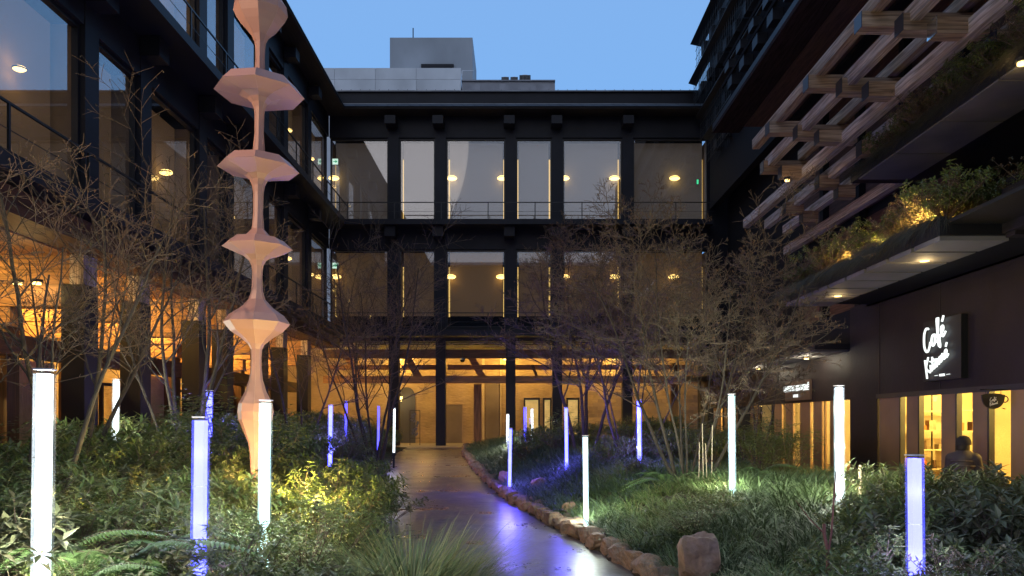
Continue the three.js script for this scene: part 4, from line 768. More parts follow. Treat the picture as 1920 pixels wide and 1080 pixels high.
const protos = {
  nandina: plant('shrub', shrub(101, { h: 0.9, spread: 0.5, stems: 13, len: 0.1, w: 0.026, whorl: 4, forks: 4, pinn: 3, tiers: 1 })),
  whorl: plant('shrub', shrub(102, { h: 0.85, spread: 0.55, stems: 14, len: 0.115, w: 0.034, whorl: 7, forks: 4, tiers: 2 })),
  small: plant('shrub', shrub(103, { h: 0.7, spread: 0.6, stems: 16, len: 0.06, w: 0.025, whorl: 6, forks: 7, tiers: 3 })),
  upright: plant('shrub', shrub(104, { h: 1.15, spread: 0.35, stems: 9, len: 0.11, w: 0.024, whorl: 6, forks: 2, tiers: 5, droop: 0.15 })),
  broad: plant('shrub', shrub(105, { h: 0.95, spread: 0.6, stems: 13, len: 0.13, w: 0.048, whorl: 6, forks: 5, tiers: 2, cols: [[0.13, 0.145, 0.065], [0.16, 0.165, 0.075], [0.18, 0.165, 0.085], [0.105, 0.12, 0.055]] })),
  dry: plant('shrub', shrub(106, { h: 0.7, spread: 0.5, stems: 16, len: 0.04, w: 0.014, whorl: 4, forks: 6, tiers: 3, cols: [[0.22, 0.145, 0.08], [0.15, 0.11, 0.06], [0.1, 0.11, 0.05], [0.27, 0.18, 0.1]] })),
  fern: plant('fern', fern(107, 11, 0.85)),
};
function mass(list, label) { // closely planted shrubs that read as one mass, by kind of leaf
  for (const k of Object.keys(protos)) { const l = list.filter(e => e[0] === k).map(e => e.slice(1)); if (!l.length) continue; for (const ch of protos[k].children) { const m = instances('undergrowth', ch.geometry, ch.material, l, `${ch.name === 'stem' ? 'stems' : 'leaves'} of the ${label}, ${{ whorl: 'whorled', small: 'small-leaved', nandina: 'feathery', broad: 'broad-leaved', dry: 'half-dry' }[k]} kind`, 'undergrowth'); m.name = numbered('undergrowth'); } }
}
function putPlant(kind, x, d, s, label, cat, group, ry = 0, dy = 0, tilt = 0) {
  const t = protos[kind].clone(); t.name = numbered(protos[kind].name); t.userData = {}; tag(t, label, cat, group);
  t.position.set(x, H(x, d) - 0.03 + dy, -d); t.rotation.set(tilt, ry, 0); if (Array.isArray(s)) t.scale.set(...s); else t.scale.setScalar(s); scene.add(t); return t;
}
const atPx = (px, d) => (px - VX) / F * d;
const COLS = [[78, 4.0], [373, 5.1], [495, 6.0], [1718, 5.1], [1575, 8.6], [1373, 9.7]];   // keep the nearest planting from covering these light columns
const inFront = (px, d) => COLS.some(([c, D]) => d < D + 0.25 && Math.abs(px - c) < 0.3 * F / d);
const HT = { nandina: 1.0, whorl: 0.97, small: 0.78, upright: 1.28, broad: 1.05, dry: 0.8, fern: 0.6 };
const fit = (k, px, d, top) => { const s = clamp((EYE + (VY - top) / F * d - H(atPx(px, d), d)) / HT[k], 0.3, 2.2), w = lerp(1, s, 0.55); return [w, s, w]; };   // scale that brings the shrub's top to a given height
{
  const r = rng(404);
  // left bed, singled out by what stands beside them: [px, distance, kind, scale, label]
  const L = [
    [20, 4.3, 'broad', 880, 'broad-leaved shrub with red-brown stems at the left edge of the foreground'],
    [140, 5.2, 'nandina', 850, 'feathery shrub just right of the thick far-left light column'],
    [-40, 5.6, 'whorl', 800, 'tall dark shrub cut by the left edge behind the far-left light column'],
    [205, 6.2, 'upright', 815, 'upright shrub with spire shoots between the two left white light columns'],
    [270, 5.6, 'whorl', 835, 'whorled-leaf shrub between ferns left of the clear-topped light column'],
    [330, 6.4, 'upright', 820, 'upright leafy shrub directly left of the clear-topped blue light column'],
    [425, 6.6, 'whorl', 838, 'yellow-lit shrub between the clear-topped column and the sculpture column'],
    [445, 5.6, 'small', 905, 'small-leaved shrub low between the two foreground light columns'],
    [405, 4.9, 'small', 1000, 'low small-leaved shrub at the bottom edge right of the clear-topped light column'],
    [560, 5.8, 'nandina', 905, 'feathery pale green shrub right of the column before the sculpture'],
    [620, 6.9, 'nandina', 880, 'feathery green shrub above the big grass clump'],
    [545, 7.6, 'small', 838, 'bright yellow-green lit shrub at the right foot of the sculpture'],
    [610, 8.4, 'small', 830, 'lamp-lit shrub with small leaves right of the sculpture'],
    [665, 9.2, 'nandina', 868, 'airy shrub at the path edge right of the lamp-lit ones'],
    [690, 11, 'whorl', 860, 'dark shrub leaning over the left path edge'],
    [440, 8.0, 'whorl', 838, 'shrub at the left foot of the sculpture'],
    [365, 8.4, 'small', 800, 'dark small-leaved shrub behind the clear-topped light column'],
    [280, 8.0, 'nandina', 790, 'feathery shrub in front of the half-sunk white light column'],
    [180, 7.6, 'small', 775, 'dense small-leaved shrub left of the half-sunk white light column'],
    [90, 7.4, 'whorl', 775, 'dark shrub behind the far-left light column'],
    [10, 7.6, 'whorl', 785, 'dark shrub below the lit shop window at the left edge'],
    [500, 4.7, 'small', 1000, 'low shrub with small leaves at the bottom edge before the sculpture column'],
    [575, 4.9, 'broad', 1010, 'low reddish shrub at the bottom edge left of the big grass clump'],
    [300, 4.6, 'broad', 960, 'low dark shrub at the bottom edge behind the front fern'],
    [180, 4.4, 'small', 990, 'low dark shrub between the front ferns at the bottom edge'],
    [735, 12.4, 'broad', 900, 'small broad-leaved plant overhanging the path with dark leaves'],
  ];
  for (const [px, d, k, top, label] of L) putPlant(k, atPx(px, d), d, fit(k, px, d, top), label, 'shrub', 'shrubs of the left bed', r() * 6.28);
  for (const [px, d, s, label] of [[95, 4.45, 0.85, 'green fern behind the far-left light column'], [255, 4.7, 0.92, 'large front fern with long fronds left of the clear-topped light column'], [150, 4.0, 0.6, 'small pale fern at the bottom edge right of the far-left light column'], [310, 5.3, 0.7, 'fern half hidden behind the front fern']])
    putPlant('fern', atPx(px, d), d, s, label, 'fern', 'ferns in the left foreground', r() * 6, 0.22);
  // behind them the planting reads as one mass
  { const m = []; for (let i = 0; i < 120; i++) { const d = 9.0 + Math.pow(r(), 1.2) * 23, xl = Math.max(-8.3, -d * 0.72), x = lerp(xl, pathL(d) - 0.35, r()); m.push([['whorl', 'small', 'nandina', 'small', 'whorl'][(r() * 5) | 0], x, H(x, d) - 0.05, -d, 1.0 + 0.6 * r() * sstep(0, 2, pathL(d) - x), r() * 6.28]); }
    for (let i = 0; i < 110; i++) { const d = 3.9 + r() * 5, x = lerp(-d * 0.74, pathL(d) - 0.5, r()), px = VX + x * F / d; if ((d < 5.6 && px < 345) || (px > 590 && d < 7.2) || inFront(px, d)) continue; m.push([['whorl', 'small', 'nandina', 'small', 'broad'][(r() * 5) | 0], x, H(x, d) - 0.05, -d, 0.45 + 0.3 * r(), r() * 6.28]); }
    mass(m, 'shrub mass of the left bed, dark green and closely planted'); }
  // right foreground
  const R = [
    [1640, 7.3, 'small', 900, 'low shrub at the left end of the right foreground bushes'], [1700, 6.4, 'whorl', 880, 'shrub behind the right foreground light column'], [1790, 6.2, 'broad', 865, 'pale-leaved bush right of the right foreground light column'],
    [1880, 6.0, 'broad', 850, 'tall pale-leaved bush at the right edge'], [1840, 7.6, 'whorl', 850, 'bush below the cup sign at the right'], [1750, 8.0, 'small', 870, 'bush below the narrow cafe opening'], [1945, 7.0, 'broad', 840, 'bush cut off by the right edge of the frame'],
    [1640, 5.4, 'small', 945, 'dense dark shrub left of the right foreground light column'], [1600, 4.9, 'small', 1000, 'low dark shrub at the bottom edge right of the boulder'], [1790, 4.9, 'dry', 960, 'twiggy red-brown shrub at the lower right corner'], [1880, 4.7, 'broad', 990, 'low bush in the lower right corner'], [1690, 4.6, 'whorl', 1010, 'low whorled shrub at the foot of the right foreground light column'],
    [1300, 8.4, 'nandina', 925, 'small feathery shrub with orange leaves in the right grass'], [1350, 9.0, 'small', 900, 'small shrub in the grass left of the black box'], [1190, 13.2, 'broad', 845, 'pale brown leafy shrub left of the large bare tree'],
    [1430, 12.6, 'nandina', 768, 'green shrub in front of the far right shop front'], [1475, 12.2, 'nandina', 775, 'green shrub before the lit shop fins'], [1330, 14, 'whorl', 790, 'dark shrub behind the stems of the large bare tree'], [1140, 15, 'small', 800, 'dark shrub behind the low white light column'], [1250, 15.5, 'whorl', 800, 'dark shrub behind the blue column beside the large tree'],
    [980, 20.5, 'small', 800, 'dark shrub right of the path before the glazed doors'], [1020, 21.5, 'whorl', 790, 'dark shrub beside the thin columns before the glazed doors'], [1080, 20, 'small', 785, 'dark shrub at the foot of the dark tree'],
  ];
  for (const [px, d, k, top, label] of R) putPlant(k, atPx(px, d), d, fit(k, px, d, top), label, 'shrub', 'shrubs of the right bed', r() * 6.28);
  for (const [px, d, s, label] of [[1245, 11.6, 0.85, 'fern left of the large bare tree'], [1330, 11.0, 0.7, 'fern at the foot of the large bare tree'], [1420, 11.8, 0.9, 'fern behind the black box']]) putPlant('fern', atPx(px, d), d, s, label, 'fern', 'ferns of the right bed', r() * 6, 0.05);
{ const m = []; for (let i = 0; i < 46; i++) { const d = 15 + r() * 17, x = lerp(pathR(d) + 1.5, 6.2, Math.sqrt(r())); m.push([['whorl', 'small', 'nandina'][(r() * 3) | 0], x, H(x, d) - 0.04, -d, 0.8 + 0.5 * r(), r() * 6.28]); }
    for (let i = 0; i < 60; i++) { const d = 4.2 + r() * 4.3, x = atPx(1590 + r() * 420, d); if (x < 6 && !inFront(VX + x * F / d, d)) m.push([['broad', 'small', 'whorl', 'small'][(r() * 4) | 0], x, H(x, d) - 0.05, -d, 0.55 + 0.35 * r(), r() * 6.28]); }
    mass(m, 'shrub mass of the right bed, dark green and closely planted'); }
}
// grasses
const gDark = [[0.06, 0.1, 0.035], [0.085, 0.13, 0.048], [0.11, 0.15, 0.06], [0.05, 0.085, 0.036]], gLight = [[0.14, 0.21, 0.06], [0.17, 0.23, 0.075], [0.11, 0.17, 0.055], [0.21, 0.21, 0.09]];
function instances(name, geo, mat, list, label, cat) {
  const m = new THREE.InstancedMesh(geo, mat, list.length), q = new THREE.Object3D();
  list.forEach(([x, y, z, s, ry], i) => { q.position.set(x, y, z); q.rotation.set(0, ry, 0); q.scale.setScalar(s); q.updateMatrix(); m.setMatrixAt(i, q.matrix); });
  m.name = name; scene.add(m); return tag(m, label, cat, undefined, 'stuff');
}
{
  const r = rng(515), a = [], b = [], c = [];
  for (let i = 0; i < 5200; i++) { const d = 5.5 + Math.pow(r(), 1.5) * 27, x = pathR(d) + 0.22 + r() * (d < 12 ? 5.2 : 4.5); if (x > 6.1 || (d < 7 && x > 3.4)) continue; (perlin.noise(x * 0.5, d * 0.35, 2) > 0.05 && x > 1.5 ? b : a).push([x, H(x, d) - 0.01, -d, 0.75 + 0.6 * r(), r() * 6.28]); }
  for (let i = 0; i < 800; i++) { const d = 5 + r() * 27, x = pathL(d) - 0.1 - r() * r() * 1.2; c.push([x, H(x, d) - 0.02, -d, 0.5 + 0.5 * r(), r() * 6.28]); }
  instances('grass', tuft(1, 40, 0.45, 0.0125, gDark), M.grass, a, 'dark arching ground-cover grass of the right bed', 'grass');
  instances('grass', tuft(2, 40, 0.42, 0.0135, gLight), M.grass, b, 'lighter green ground-cover grass under the right light columns', 'grass').name = 'grass_001';
  instances('grass', tuft(3, 30, 0.26, 0.008, gDark), M.grass, c, 'grass fringe along the left side of the path', 'grass').name = 'grass_002';
  const cl = [[0.21, 0.22, 0.08], [0.15, 0.19, 0.065], [0.27, 0.25, 0.11], [0.11, 0.16, 0.055]];
  for (const [px, d, s, label, n] of [[770, 6.3, 1.6, 'big arching grass clump spilling over the left path edge in the foreground', 2400], [655, 5.5, 1.3, 'second grass clump left of the big one at the bottom edge', 500], [685, 8.2, 1.1, 'short bright grass clump behind the big one at the path edge', 400]]) {
    const x = atPx(px, d); const g = tuft(px, n, 0.9, 0.008, cl, 0.3, 0.5); const m = solo('grass_clump', g, M.grass, label, 'grass clump'); m.position.set(x, Math.max(0, H(x, d)) - 0.05, -d); m.scale.setScalar(s);
  }
  const red = tuft(77, 120, 0.3, 0.006, [[0.16, 0.06, 0.05], [0.12, 0.05, 0.04], [0.09, 0.08, 0.04]], 0.15, 0.5); const m = solo('grass_clump', red, M.grass, 'reddish dry grass clump at the bottom edge right of the boulder', 'grass clump'); const x = atPx(1475, 5.6); m.position.set(x, H(x, 5.6), -5.6);
}
{ const q = rng(909), b = new LeafBag(); for (let i = 0; i < 90; i++) { const d = 6 + q() * 24, e = q() < 0.5 ? q() * q() : 1 - q() * q(), x = lerp(pathL(d) + 0.05, pathR(d) - 0.06, e), a = q() * 6.28; b.leaf(V(x, pathY(d) + 0.008, -d), V(Math.cos(a), 0.05 + 0.1 * q(), Math.sin(a)).normalize(), V(0, 1, 0), 0.028 + 0.02 * q(), 0.018, vary([[0.2, 0.12, 0.05], [0.13, 0.08, 0.04], [0.24, 0.17, 0.06]][(q() * 3) | 0], q), 0.1); } solo('leaf_litter', b.geo, M.leaf, 'small dry fallen leaves scattered over the path', 'fallen leaves', undefined, 'stuff'); }
// planting on the two terraces of the right wing
{
  const r = rng(616), y1 = 4.62, y2 = 7.72; let n = 0;
  { const m = []; for (let i = 0; i < 80; i++) { const d = 10.85 + r() * 6.2, x = 6.25 + r() * 1.5; m.push([r() < 0.65 ? 'dry' : 'small', x, y1 - 0.08, -d, 0.75 + 0.55 * r() * (1.3 - (d - 10.8) / 12), r() * 6]); }
    for (let i = 0; i < 34; i++) { const d = 9.2 + r() * 4.5, x = 7.2 + r() * 2.8; m.push([r() < 0.7 ? 'dry' : 'small', x, y1, -d, 0.95 + 0.4 * r(), r() * 6]); }
    mass(m, 'planting on the lower terrace of the right wing'); }
  { const m = []; for (let i = 0; i < 95; i++) { const d = 8.0 + r() * 9.9, x = 8.38 + r() * 0.7; m.push([r() < 0.55 ? 'dry' : 'small', x, y2 - 0.08, -d, 0.95 + 0.5 * r(), r() * 6]); } mass(m, 'planting on the upper terrace of the right wing'); }
  const hang = (seed, x, y, d0, d1, N, L) => { const b = new LeafBag(), q = rng(seed); for (let i = 0; i < N; i++) { const d = lerp(d0, d1, q()), a = (q() - 0.5) * 2.4, dir = V(-Math.cos(a) * 0.9, 0.5 + q() * 0.6, Math.sin(a) * 0.9).normalize(); b.blade(V(x + q() * 0.25, y, -d), dir, L * (0.5 + 0.7 * q()), 0.008, 1.1 + 0.5 * q(), vary([[0.07, 0.075, 0.035], [0.05, 0.06, 0.03], [0.14, 0.11, 0.06], [0.1, 0.075, 0.045]][(q() * 4) | 0], q), 4); } return b.geo; };
  solo('grass', hang(1, 6.12, 4.6, 10.8, 17, 4200, 0.5), M.grass, 'grass hanging over the edge of the lower terrace planter', 'grass', undefined, 'stuff');
  solo('grass', hang(2, 8.28, 7.76, 7.5, 18.3, 5200, 0.5), M.grass, 'grass hanging over the edge of the upper terrace planter', 'grass', undefined, 'stuff');
}

// ------------------------------------------------------------------ bare multi-stemmed trees
function tree(seed, o) {
  const r = rng(seed), tr = new Tubes(), tw = new Tubes(), lf = new LeafBag();
  const { stems = 7, height = 5, spread = 1.8, r0 = 0.035, depth = 4, kids = 7, twigR = 0.0036, base = 0.25, leafy = 0.15, dx = 0, dz = 0, straight = 1, low = 0.28 } = o;
  const grow = (p, d, len, rad, lv) => {
    const n = Math.max(3, Math.round(len / (lv ? 0.14 : 0.28))), pts = [p.clone()], q = p.clone(), dir = d.clone(); const step = len / n;
    for (let i = 0; i < n; i++) { const k = lv ? 0.3 : 0.15 / straight; dir.x += (r() - 0.5) * k; dir.y += (r() - 0.5) * k * 0.8 + (lv > 1 ? 0.02 : 0.035); dir.z += (r() - 0.5) * k; dir.normalize(); q.addScaledVector(dir, step); pts.push(q.clone()); }
    const end = Math.max(twigR * 0.75, rad * (lv ? 0.35 : 0.28)); (lv < 2 ? tr : tw).path(pts, rad * (lv ? 1 : 0.85), end, lv < 1 ? 7 : lv < 2 ? 5 : 3);
    if (lv < depth) {
      const m = Math.round(kids * (lv ? 0.8 : 1) * (0.75 + 0.5 * r())); let az = r() * 6.283;
      for (let c = 0; c < m; c++) {
        const t = lv ? 0.2 + 0.78 * (c + r()) / m : low + (1 - low) * (c + r()) / m, x = t * n, i = Math.min(n - 1, x | 0), b = pts[i].clone().lerp(pts[i + 1], x - i), pd = V().subVectors(pts[i + 1], pts[i]).normalize(); az += 2.2 + r();
        const s = V(Math.cos(az), 0.1, Math.sin(az)); s.addScaledVector(pd, -s.dot(pd)).normalize(); const ang = 0.5 + 0.5 * r(); const nd = pd.clone().multiplyScalar(Math.cos(ang)).addScaledVector(s, Math.sin(ang)).normalize();
        grow(b, nd, len * (lv ? 0.6 : 0.5) * (0.55 + 0.55 * r()) * (1.1 - 0.45 * t), Math.max(twigR, lerp(rad, end, t) * 0.48), lv + 1);
      }
    } else if (r() < leafy) { const c = vary([[0.2, 0.11, 0.05], [0.15, 0.08, 0.04], [0.12, 0.1, 0.05]][(r() * 3) | 0], r); for (let k = 0; k < 2; k++) lf.leaf(pts[pts.length - 1 - k], V(r() - 0.5, -0.4, r() - 0.5).normalize(), V(0, 1, 0), 0.03 + 0.02 * r(), 0.016, c, 0.3); }
  };
  for (let s = 0; s < stems; s++) { const a = s / stems * 6.283 + r() * 0.7, k = (0.35 + 0.75 * r()) * spread / height; grow(V(Math.cos(a) * base * r(), -0.1, Math.sin(a) * base * r()), V(Math.cos(a) * k + dx, 1, Math.sin(a) * k + dz).normalize(), height * (0.7 + 0.35 * r()), r0 * (0.65 + 0.5 * r()), 0); }
  return { trunk: tr.geo, crown: tw.geo, leaves: lf.p.length ? lf.geo : null };
}
{
  const list = [
    [45, 900, 6.6, { stems: 6, height: 3.4, spread: 0.9, r0: 0.032, kids: 5, low: 0.45, dx: 0.02, depth: 3 }, 'bare multi-stemmed tree at the left edge before the lit shop'],
    [118, 870, 8.2, { stems: 4, height: 3.9, spread: 1.2, r0: 0.042, kids: 7, low: 0.4, dx: 0.14, depth: 3 }, 'bare tree leaning right beside the first arcade column'],
    [350, 860, 11.2, { stems: 5, height: 4.3, spread: 1.8, r0: 0.048, kids: 8, low: 0.35, depth: 3 }, 'bare tree with dark forked stems left of the sculpture'],
    [560, 840, 18, { stems: 4, height: 4.6, spread: 1.6, r0: 0.04, kids: 7, low: 0.4, depth: 3 }, 'slender bare tree just right of the sculpture'],
    [700, 845, 21.5, { stems: 8, height: 6.0, spread: 2.2, r0: 0.05, kids: 8, low: 0.34, depth: 3, twigR: 0.005 }, 'bare multi-stemmed tree left of the path in front of the arcade'],
    [1095, 835, 19, { stems: 4, height: 5.6, spread: 2.1, r0: 0.07, kids: 8, low: 0.3, leafy: 0.25, twigR: 0.005 }, 'dark dense bare tree in front of the third and fourth columns'],
    [1290, 885, 11.6, { stems: 9, height: 3.8, spread: 2.5, r0: 0.034, kids: 7, low: 0.36, leafy: 0.15, twigR: 0.0035 }, 'large fan-shaped bare tree with pale stems right of the path'],
    [1180, 845, 16.5, { stems: 5, height: 4.5, spread: 2.0, r0: 0.038, kids: 7, low: 0.35, leafy: 0.2, twigR: 0.004 }, 'fine-twigged bare tree behind the blue light column on the right'],
    [1410, 880, 14.5, { stems: 4, height: 3.0, spread: 1.4, r0: 0.026, kids: 6, low: 0.4, leafy: 0.25, twigR: 0.0035 }, 'bare tree with fine twigs before the dark end of the right wing'],
  ];
  list.forEach(([px, py, d, o, label], i) => {
    const x = atPx(px, d), g = tree(700 + i * 13, o), t = thing('bare_tree', label, 'tree', [x, H(x, d) - 0.02, -d]);
    local(t, 'trunk', g.trunk, M.bark); local(t, 'crown', g.crown, M.twig); if (g.leaves) local(t, 'dry_leaves', g.leaves, M.leaf);
  });
}

// ------------------------------------------------------------------ small things in the beds
const spotHead = (() => { const g = new THREE.CylinderGeometry(0.045, 0.04, 0.12, 14); return g; })();
function gardenLamp(px, py, d, label, I, aim = [0, 1, 0.1], col = [1, 0.78, 0.22], drop = 0.26) {
  const p = P(px, py, d); p[1] -= drop; I *= 3.2; const t = thing('garden_lamp', label, 'garden lamp', p, 'warm garden lamps among the plants');
  local(t, 'bulb', (() => { const g = new THREE.SphereGeometry(0.024, 12, 8); g.translate(0, 0.045, 0); return g; })(), glow([3.2, 2.3, 0.65]));
  const h = spotHead.clone(); h.translate(0, -0.06, 0); local(t, 'housing', h, M.black); local(t, 'spike', bar([0, drop ? -0.45 : -0.2, 0], [0, -0.1, 0], 0.01), M.black);
  pointLight(t, col, I, [0, 0.045, 0], 1);
}
gardenLamp(415, 985, 6.2, 'bright garden lamp low between the two foreground light columns', 1.2);
gardenLamp(525, 880, 7.3, 'garden lamp at the right foot of the sculpture', 1.6);
gardenLamp(458, 860, 8.0, 'garden lamp lighting the front of the sculpture from below', 0.9, undefined, [1, 0.62, 0.26]);
gardenLamp(595, 890, 7.5, 'garden lamp in the yellow-lit shrubs right of the sculpture', 1.8);
gardenLamp(632, 915, 8.4, 'small garden lamp between shrub and path', 1.0);
gardenLamp(135, 915, 6.4, 'garden lamp behind the far-left light column', 1.2);
gardenLamp(300, 900, 7.0, 'garden lamp hidden behind the upright shrub', 1.0);
for (const [px, py, d, w] of [[1748, 418, 11.4, 'nearest the upper soffit'], [1592, 482, 14.3, 'in the middle of the planter'], [1655, 452, 13.2, 'between the other two']]) gardenLamp(px, py + 6, d, `warm lamp in the lower terrace planter ${w}`, w[0] === 'n' ? 2.2 : 0.9, undefined, [1, 0.66, 0.16], 0);

{ // black box in the grass, stakes, cut stub
  const p = P(1453, 935, 10.3), t = thing('speaker_box', 'black angled box sitting in the grass right of the large tree', 'box', p); t.rotation.y = 0.55;
  local(t, 'body', quadPrism([[-0.2, -0.02], [0.2, -0.02], [0.2, 0.2], [-0.2, 0.26]], 'z', -0.14, 0.14), std([0.02, 0.02, 0.024], { roughness: 0.6 })); local(t, 'front_panel', bx(-0.208, -0.2, 0.01, 0.23, -0.12, 0.12), M.endCap);
  const q = P(1613, 920, 8.8), s = thing('wooden_stake', 'short pale wooden stake right of the white light column by the pier', 'stake', q); const sg = new THREE.CylinderGeometry(0.018, 0.022, 0.34, 8); sg.translate(0, 0.13, 0); local(s, 'post', sg, M.bamboo);
  const r = rng(5);
  [[1310, 'leftmost'], [1319, 'second'], [1326, 'third'], [1334, 'rightmost']].forEach(([px, w], i) => { const a = P(px, 905, 10.6), c = thing('bamboo_cane', `thin pale cane standing in the grass by the large tree, ${w} of four`, 'cane', a, 'canes by the large tree'); local(c, 'cane', bar([0, -0.1, 0], [(r() - 0.5) * 0.06, 0.5 + 0.28 * (i % 2) + r() * 0.1, 0], 0.006, 6), M.bamboo); local(c, 'tie', bar([0, 0.3, 0], [0.004, 0.33, 0], 0.009, 6), M.woodDark); });
  const k = P(1552, 1045, 6.2), st = thing('cut_sapling', 'bare reddish sapling with stub and thin side twigs right of the boulder', 'sapling', k), tb = new Tubes();
  tb.path([V(0, -0.2, 0), V(0, 0.05, 0), V(-0.03, 0.2, 0), V(-0.03, 0.28, 0)], 0.014, 0.013, 6); tb.path([V(0, 0, 0), V(0.03, 0.2, 0), V(0.05, 0.6, 0.02), V(0.07, 0.72, 0)], 0.011, 0.004, 5); tb.path([V(-0.03, 0.2, 0), V(-0.15, 0.32, 0), V(-0.28, 0.48, 0.03)], 0.006, 0.002, 4); tb.path([V(0.05, 0.5, 0), V(0.15, 0.56, 0), V(0.26, 0.68, 0)], 0.004, 0.002, 4);
  local(st, 'stem', tb.geo, std([0.2, 0.08, 0.06], { roughness: 0.7 }));
}
{ // shelves and goods inside the cafe
  const r = rng(8);
  [[9.55, -15.9, 0.62, 'white shelf with plants and bottles in the second cafe opening from the right'], [9.75, -17.3, 1, 'white shelf with an orange bag and boxes in the wide bright cafe opening']].forEach(([x, z, w, label], k) => {
    const t = thing('cafe_shelf', label, 'shelf', [x, 0.02, z]); t.rotation.y = -Math.PI / 2; t.scale.z = w;
    for (const y of [0.5, 0.95, 1.4, 1.85]) local(t, 'shelf_board', bx(-0.15, 0.15, y, y + 0.03, -0.5, 0.5), M.ceiling);
    for (const s of [-0.5, 0, 0.5]) local(t, 'upright', bx(-0.15, -0.12, 0, 2.3, s - 0.012, s + 0.012), M.frame);
    for (const y of [0.53, 0.98, 1.43]) for (let q = -0.42; q < 0.4; q += 0.22) { if (r() < 0.25) continue; const h = 0.1 + r() * 0.2; if (r() < 0.4) { const g = new THREE.CylinderGeometry(0.03, 0.045, h + 0.08, 10); g.translate(0, y + h / 2 + 0.04, q); local(t, 'bottle', g, M.woodDark); } else local(t, 'package', bx(-0.1, 0.08, y, y + h, q, q + 0.16), [std([0.5, 0.14, 0.03]), M.plaster, M.woodDark][(r() * 3) | 0]); }
  });
}
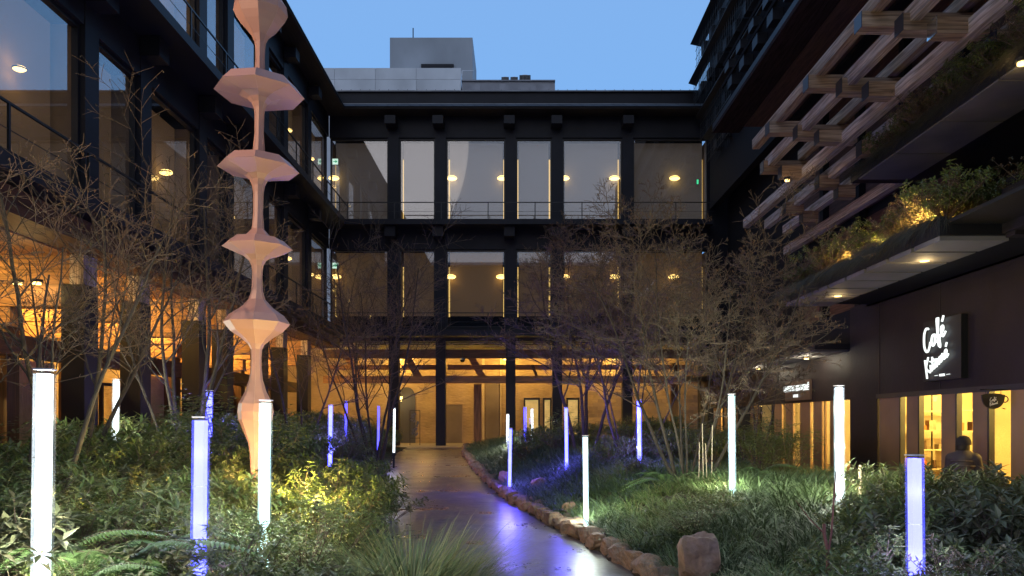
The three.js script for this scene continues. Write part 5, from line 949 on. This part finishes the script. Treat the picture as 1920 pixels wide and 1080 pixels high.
{ // a seated guest seen from behind, outside the cafe
  const x = P(1806, 860, 12.6)[0], z = -12.6, t = thing('person', 'person in a dark knit hat and quilted jacket sitting outside the cafe, seen from behind', 'person', [x, 0.02, z]); t.rotation.y = Math.PI / 2 + 0.9;
  const J = (a, b, ra, rb) => ({ a: V(...a), b: V(...b), ra, rb });
  const mesh = (bones, lo, hi, cell, k) => {
    const n = Math.ceil(Math.max(hi[0] - lo[0], hi[1] - lo[1], hi[2] - lo[2]) / cell) + 2, mc = new MarchingCubes(n, M.black, false, false, 200000); mc.isolation = 0; const half = n * cell / 2, cx = lo.map((v, i) => (v + hi[i]) / 2), p = V(), ab = V(), ap = V();
    for (let kz = 0; kz < n; kz++) for (let j = 0; j < n; j++) for (let i = 0; i < n; i++) { p.set(cx[0] + (i - n / 2) * 2 * half / n, cx[1] + (j - n / 2) * 2 * half / n, cx[2] + (kz - n / 2) * 2 * half / n); let e = 0; for (const b of bones) { ab.subVectors(b.b, b.a); ap.subVectors(p, b.a); const u = clamp(ap.dot(ab) / ab.lengthSq()); const dd = ap.addScaledVector(ab, -u).length() - lerp(b.ra, b.rb, u); e += Math.exp(-dd * k); } mc.field[kz * n * n + j * n + i] = Math.log(e) / k; }
    mc.update(); const c = mc.count, g = new THREE.BufferGeometry(), pa = new Float32Array(c * 3); for (let i = 0; i < c * 3; i++) pa[i] = mc.positionArray[i] * half + cx[i % 3]; g.setAttribute('position', new THREE.BufferAttribute(pa, 3)); g.setAttribute('normal', new THREE.BufferAttribute(new Float32Array(mc.normalArray.slice(0, c * 3)), 3)); g.computeVertexNormals(); return g;
  };
  const body = [J([0, 0.5, 0], [0, 0.72, -0.02], 0.16, 0.15), J([0, 0.72, -0.02], [0, 0.98, 0.01], 0.16, 0.17), J([-0.15, 1.0, 0.01], [0.15, 1.0, 0.01], 0.085, 0.085), J([0, 1.0, 0.02], [0, 1.16, 0.03], 0.07, 0.06)];
  for (const s of [-1, 1]) body.push(J([s * 0.19, 1.0, 0.01], [s * 0.24, 0.74, 0.06], 0.075, 0.06), J([s * 0.24, 0.74, 0.06], [s * 0.14, 0.68, 0.3], 0.06, 0.045), J([s * 0.1, 0.5, 0], [s * 0.12, 0.5, 0.42], 0.09, 0.07), J([s * 0.12, 0.5, 0.42], [s * 0.12, 0.1, 0.44], 0.065, 0.045), J([s * 0.12, 0.06, 0.42], [s * 0.12, 0.05, 0.56], 0.04, 0.035));
  local(t, 'clothed_body', mesh(body, [-0.4, -0.05, -0.3], [0.4, 1.25, 0.65], 0.022, 45), std([0.05, 0.04, 0.05], { roughness: 0.6 }));
  for (let i = 0; i < 5; i++) { const g = new THREE.TorusGeometry(0.163, 0.012, 6, 28); g.rotateX(Math.PI / 2); g.scale(1.12, 1, 1); g.translate(0, 0.62 + i * 0.085, -0.012); local(t, 'jacket_quilting', g, std([0.06, 0.048, 0.055], { roughness: 0.5 })); }
  local(t, 'head', mesh([J([0, 1.25, 0.05], [0, 1.2, 0.09], 0.085, 0.06), J([0, 1.25, 0.12], [0, 1.235, 0.16], 0.02, 0.012)], [-0.14, 1.08, -0.1], [0.14, 1.4, 0.24], 0.01, 70), std([0.45, 0.28, 0.2]));
  const hair = new THREE.SphereGeometry(0.1, 18, 12); hair.scale(1, 1.15, 1); hair.translate(0, 1.19, 0.015); local(t, 'hair', hair, std([0.02, 0.014, 0.01]));
  const col = new THREE.TorusGeometry(0.085, 0.045, 10, 24); col.rotateX(Math.PI / 2 - 0.2); col.translate(0, 1.09, 0.02); local(t, 'collar', col, std([0.07, 0.055, 0.05], { roughness: 0.8 }));
  const hat = new THREE.SphereGeometry(0.115, 20, 12, 0, 7, 0, 1.75); hat.scale(1.05, 1.2, 1.1); hat.translate(0, 1.255, 0.035); local(t, 'knit_hat', hat, std([0.03, 0.026, 0.03], { roughness: 1 }));
  const ch = thing('terrace_chair', 'dark chair the guest outside the cafe sits on', 'chair', [x, 0.02, z]); ch.rotation.y = t.rotation.y;
  local(ch, 'seat', bx(-0.22, 0.22, 0.38, 0.42, -0.2, 0.22), M.black); local(ch, 'backrest', bx(-0.2, 0.2, 0.55, 0.78, -0.26, -0.235), M.black);
  for (const [a, b] of [[-0.2, -0.19], [0.2, -0.19], [-0.2, 0.2], [0.2, 0.2]]) local(ch, 'leg', bar([a, 0, b], [a, b < 0 ? 0.78 : 0.38, b < 0 ? b - 0.05 : b], 0.012), M.black);
}

scene.traverse(o => { if (o.isMesh) { o.castShadow = true; o.receiveShadow = true; } });
renderer.render(scene, camera);
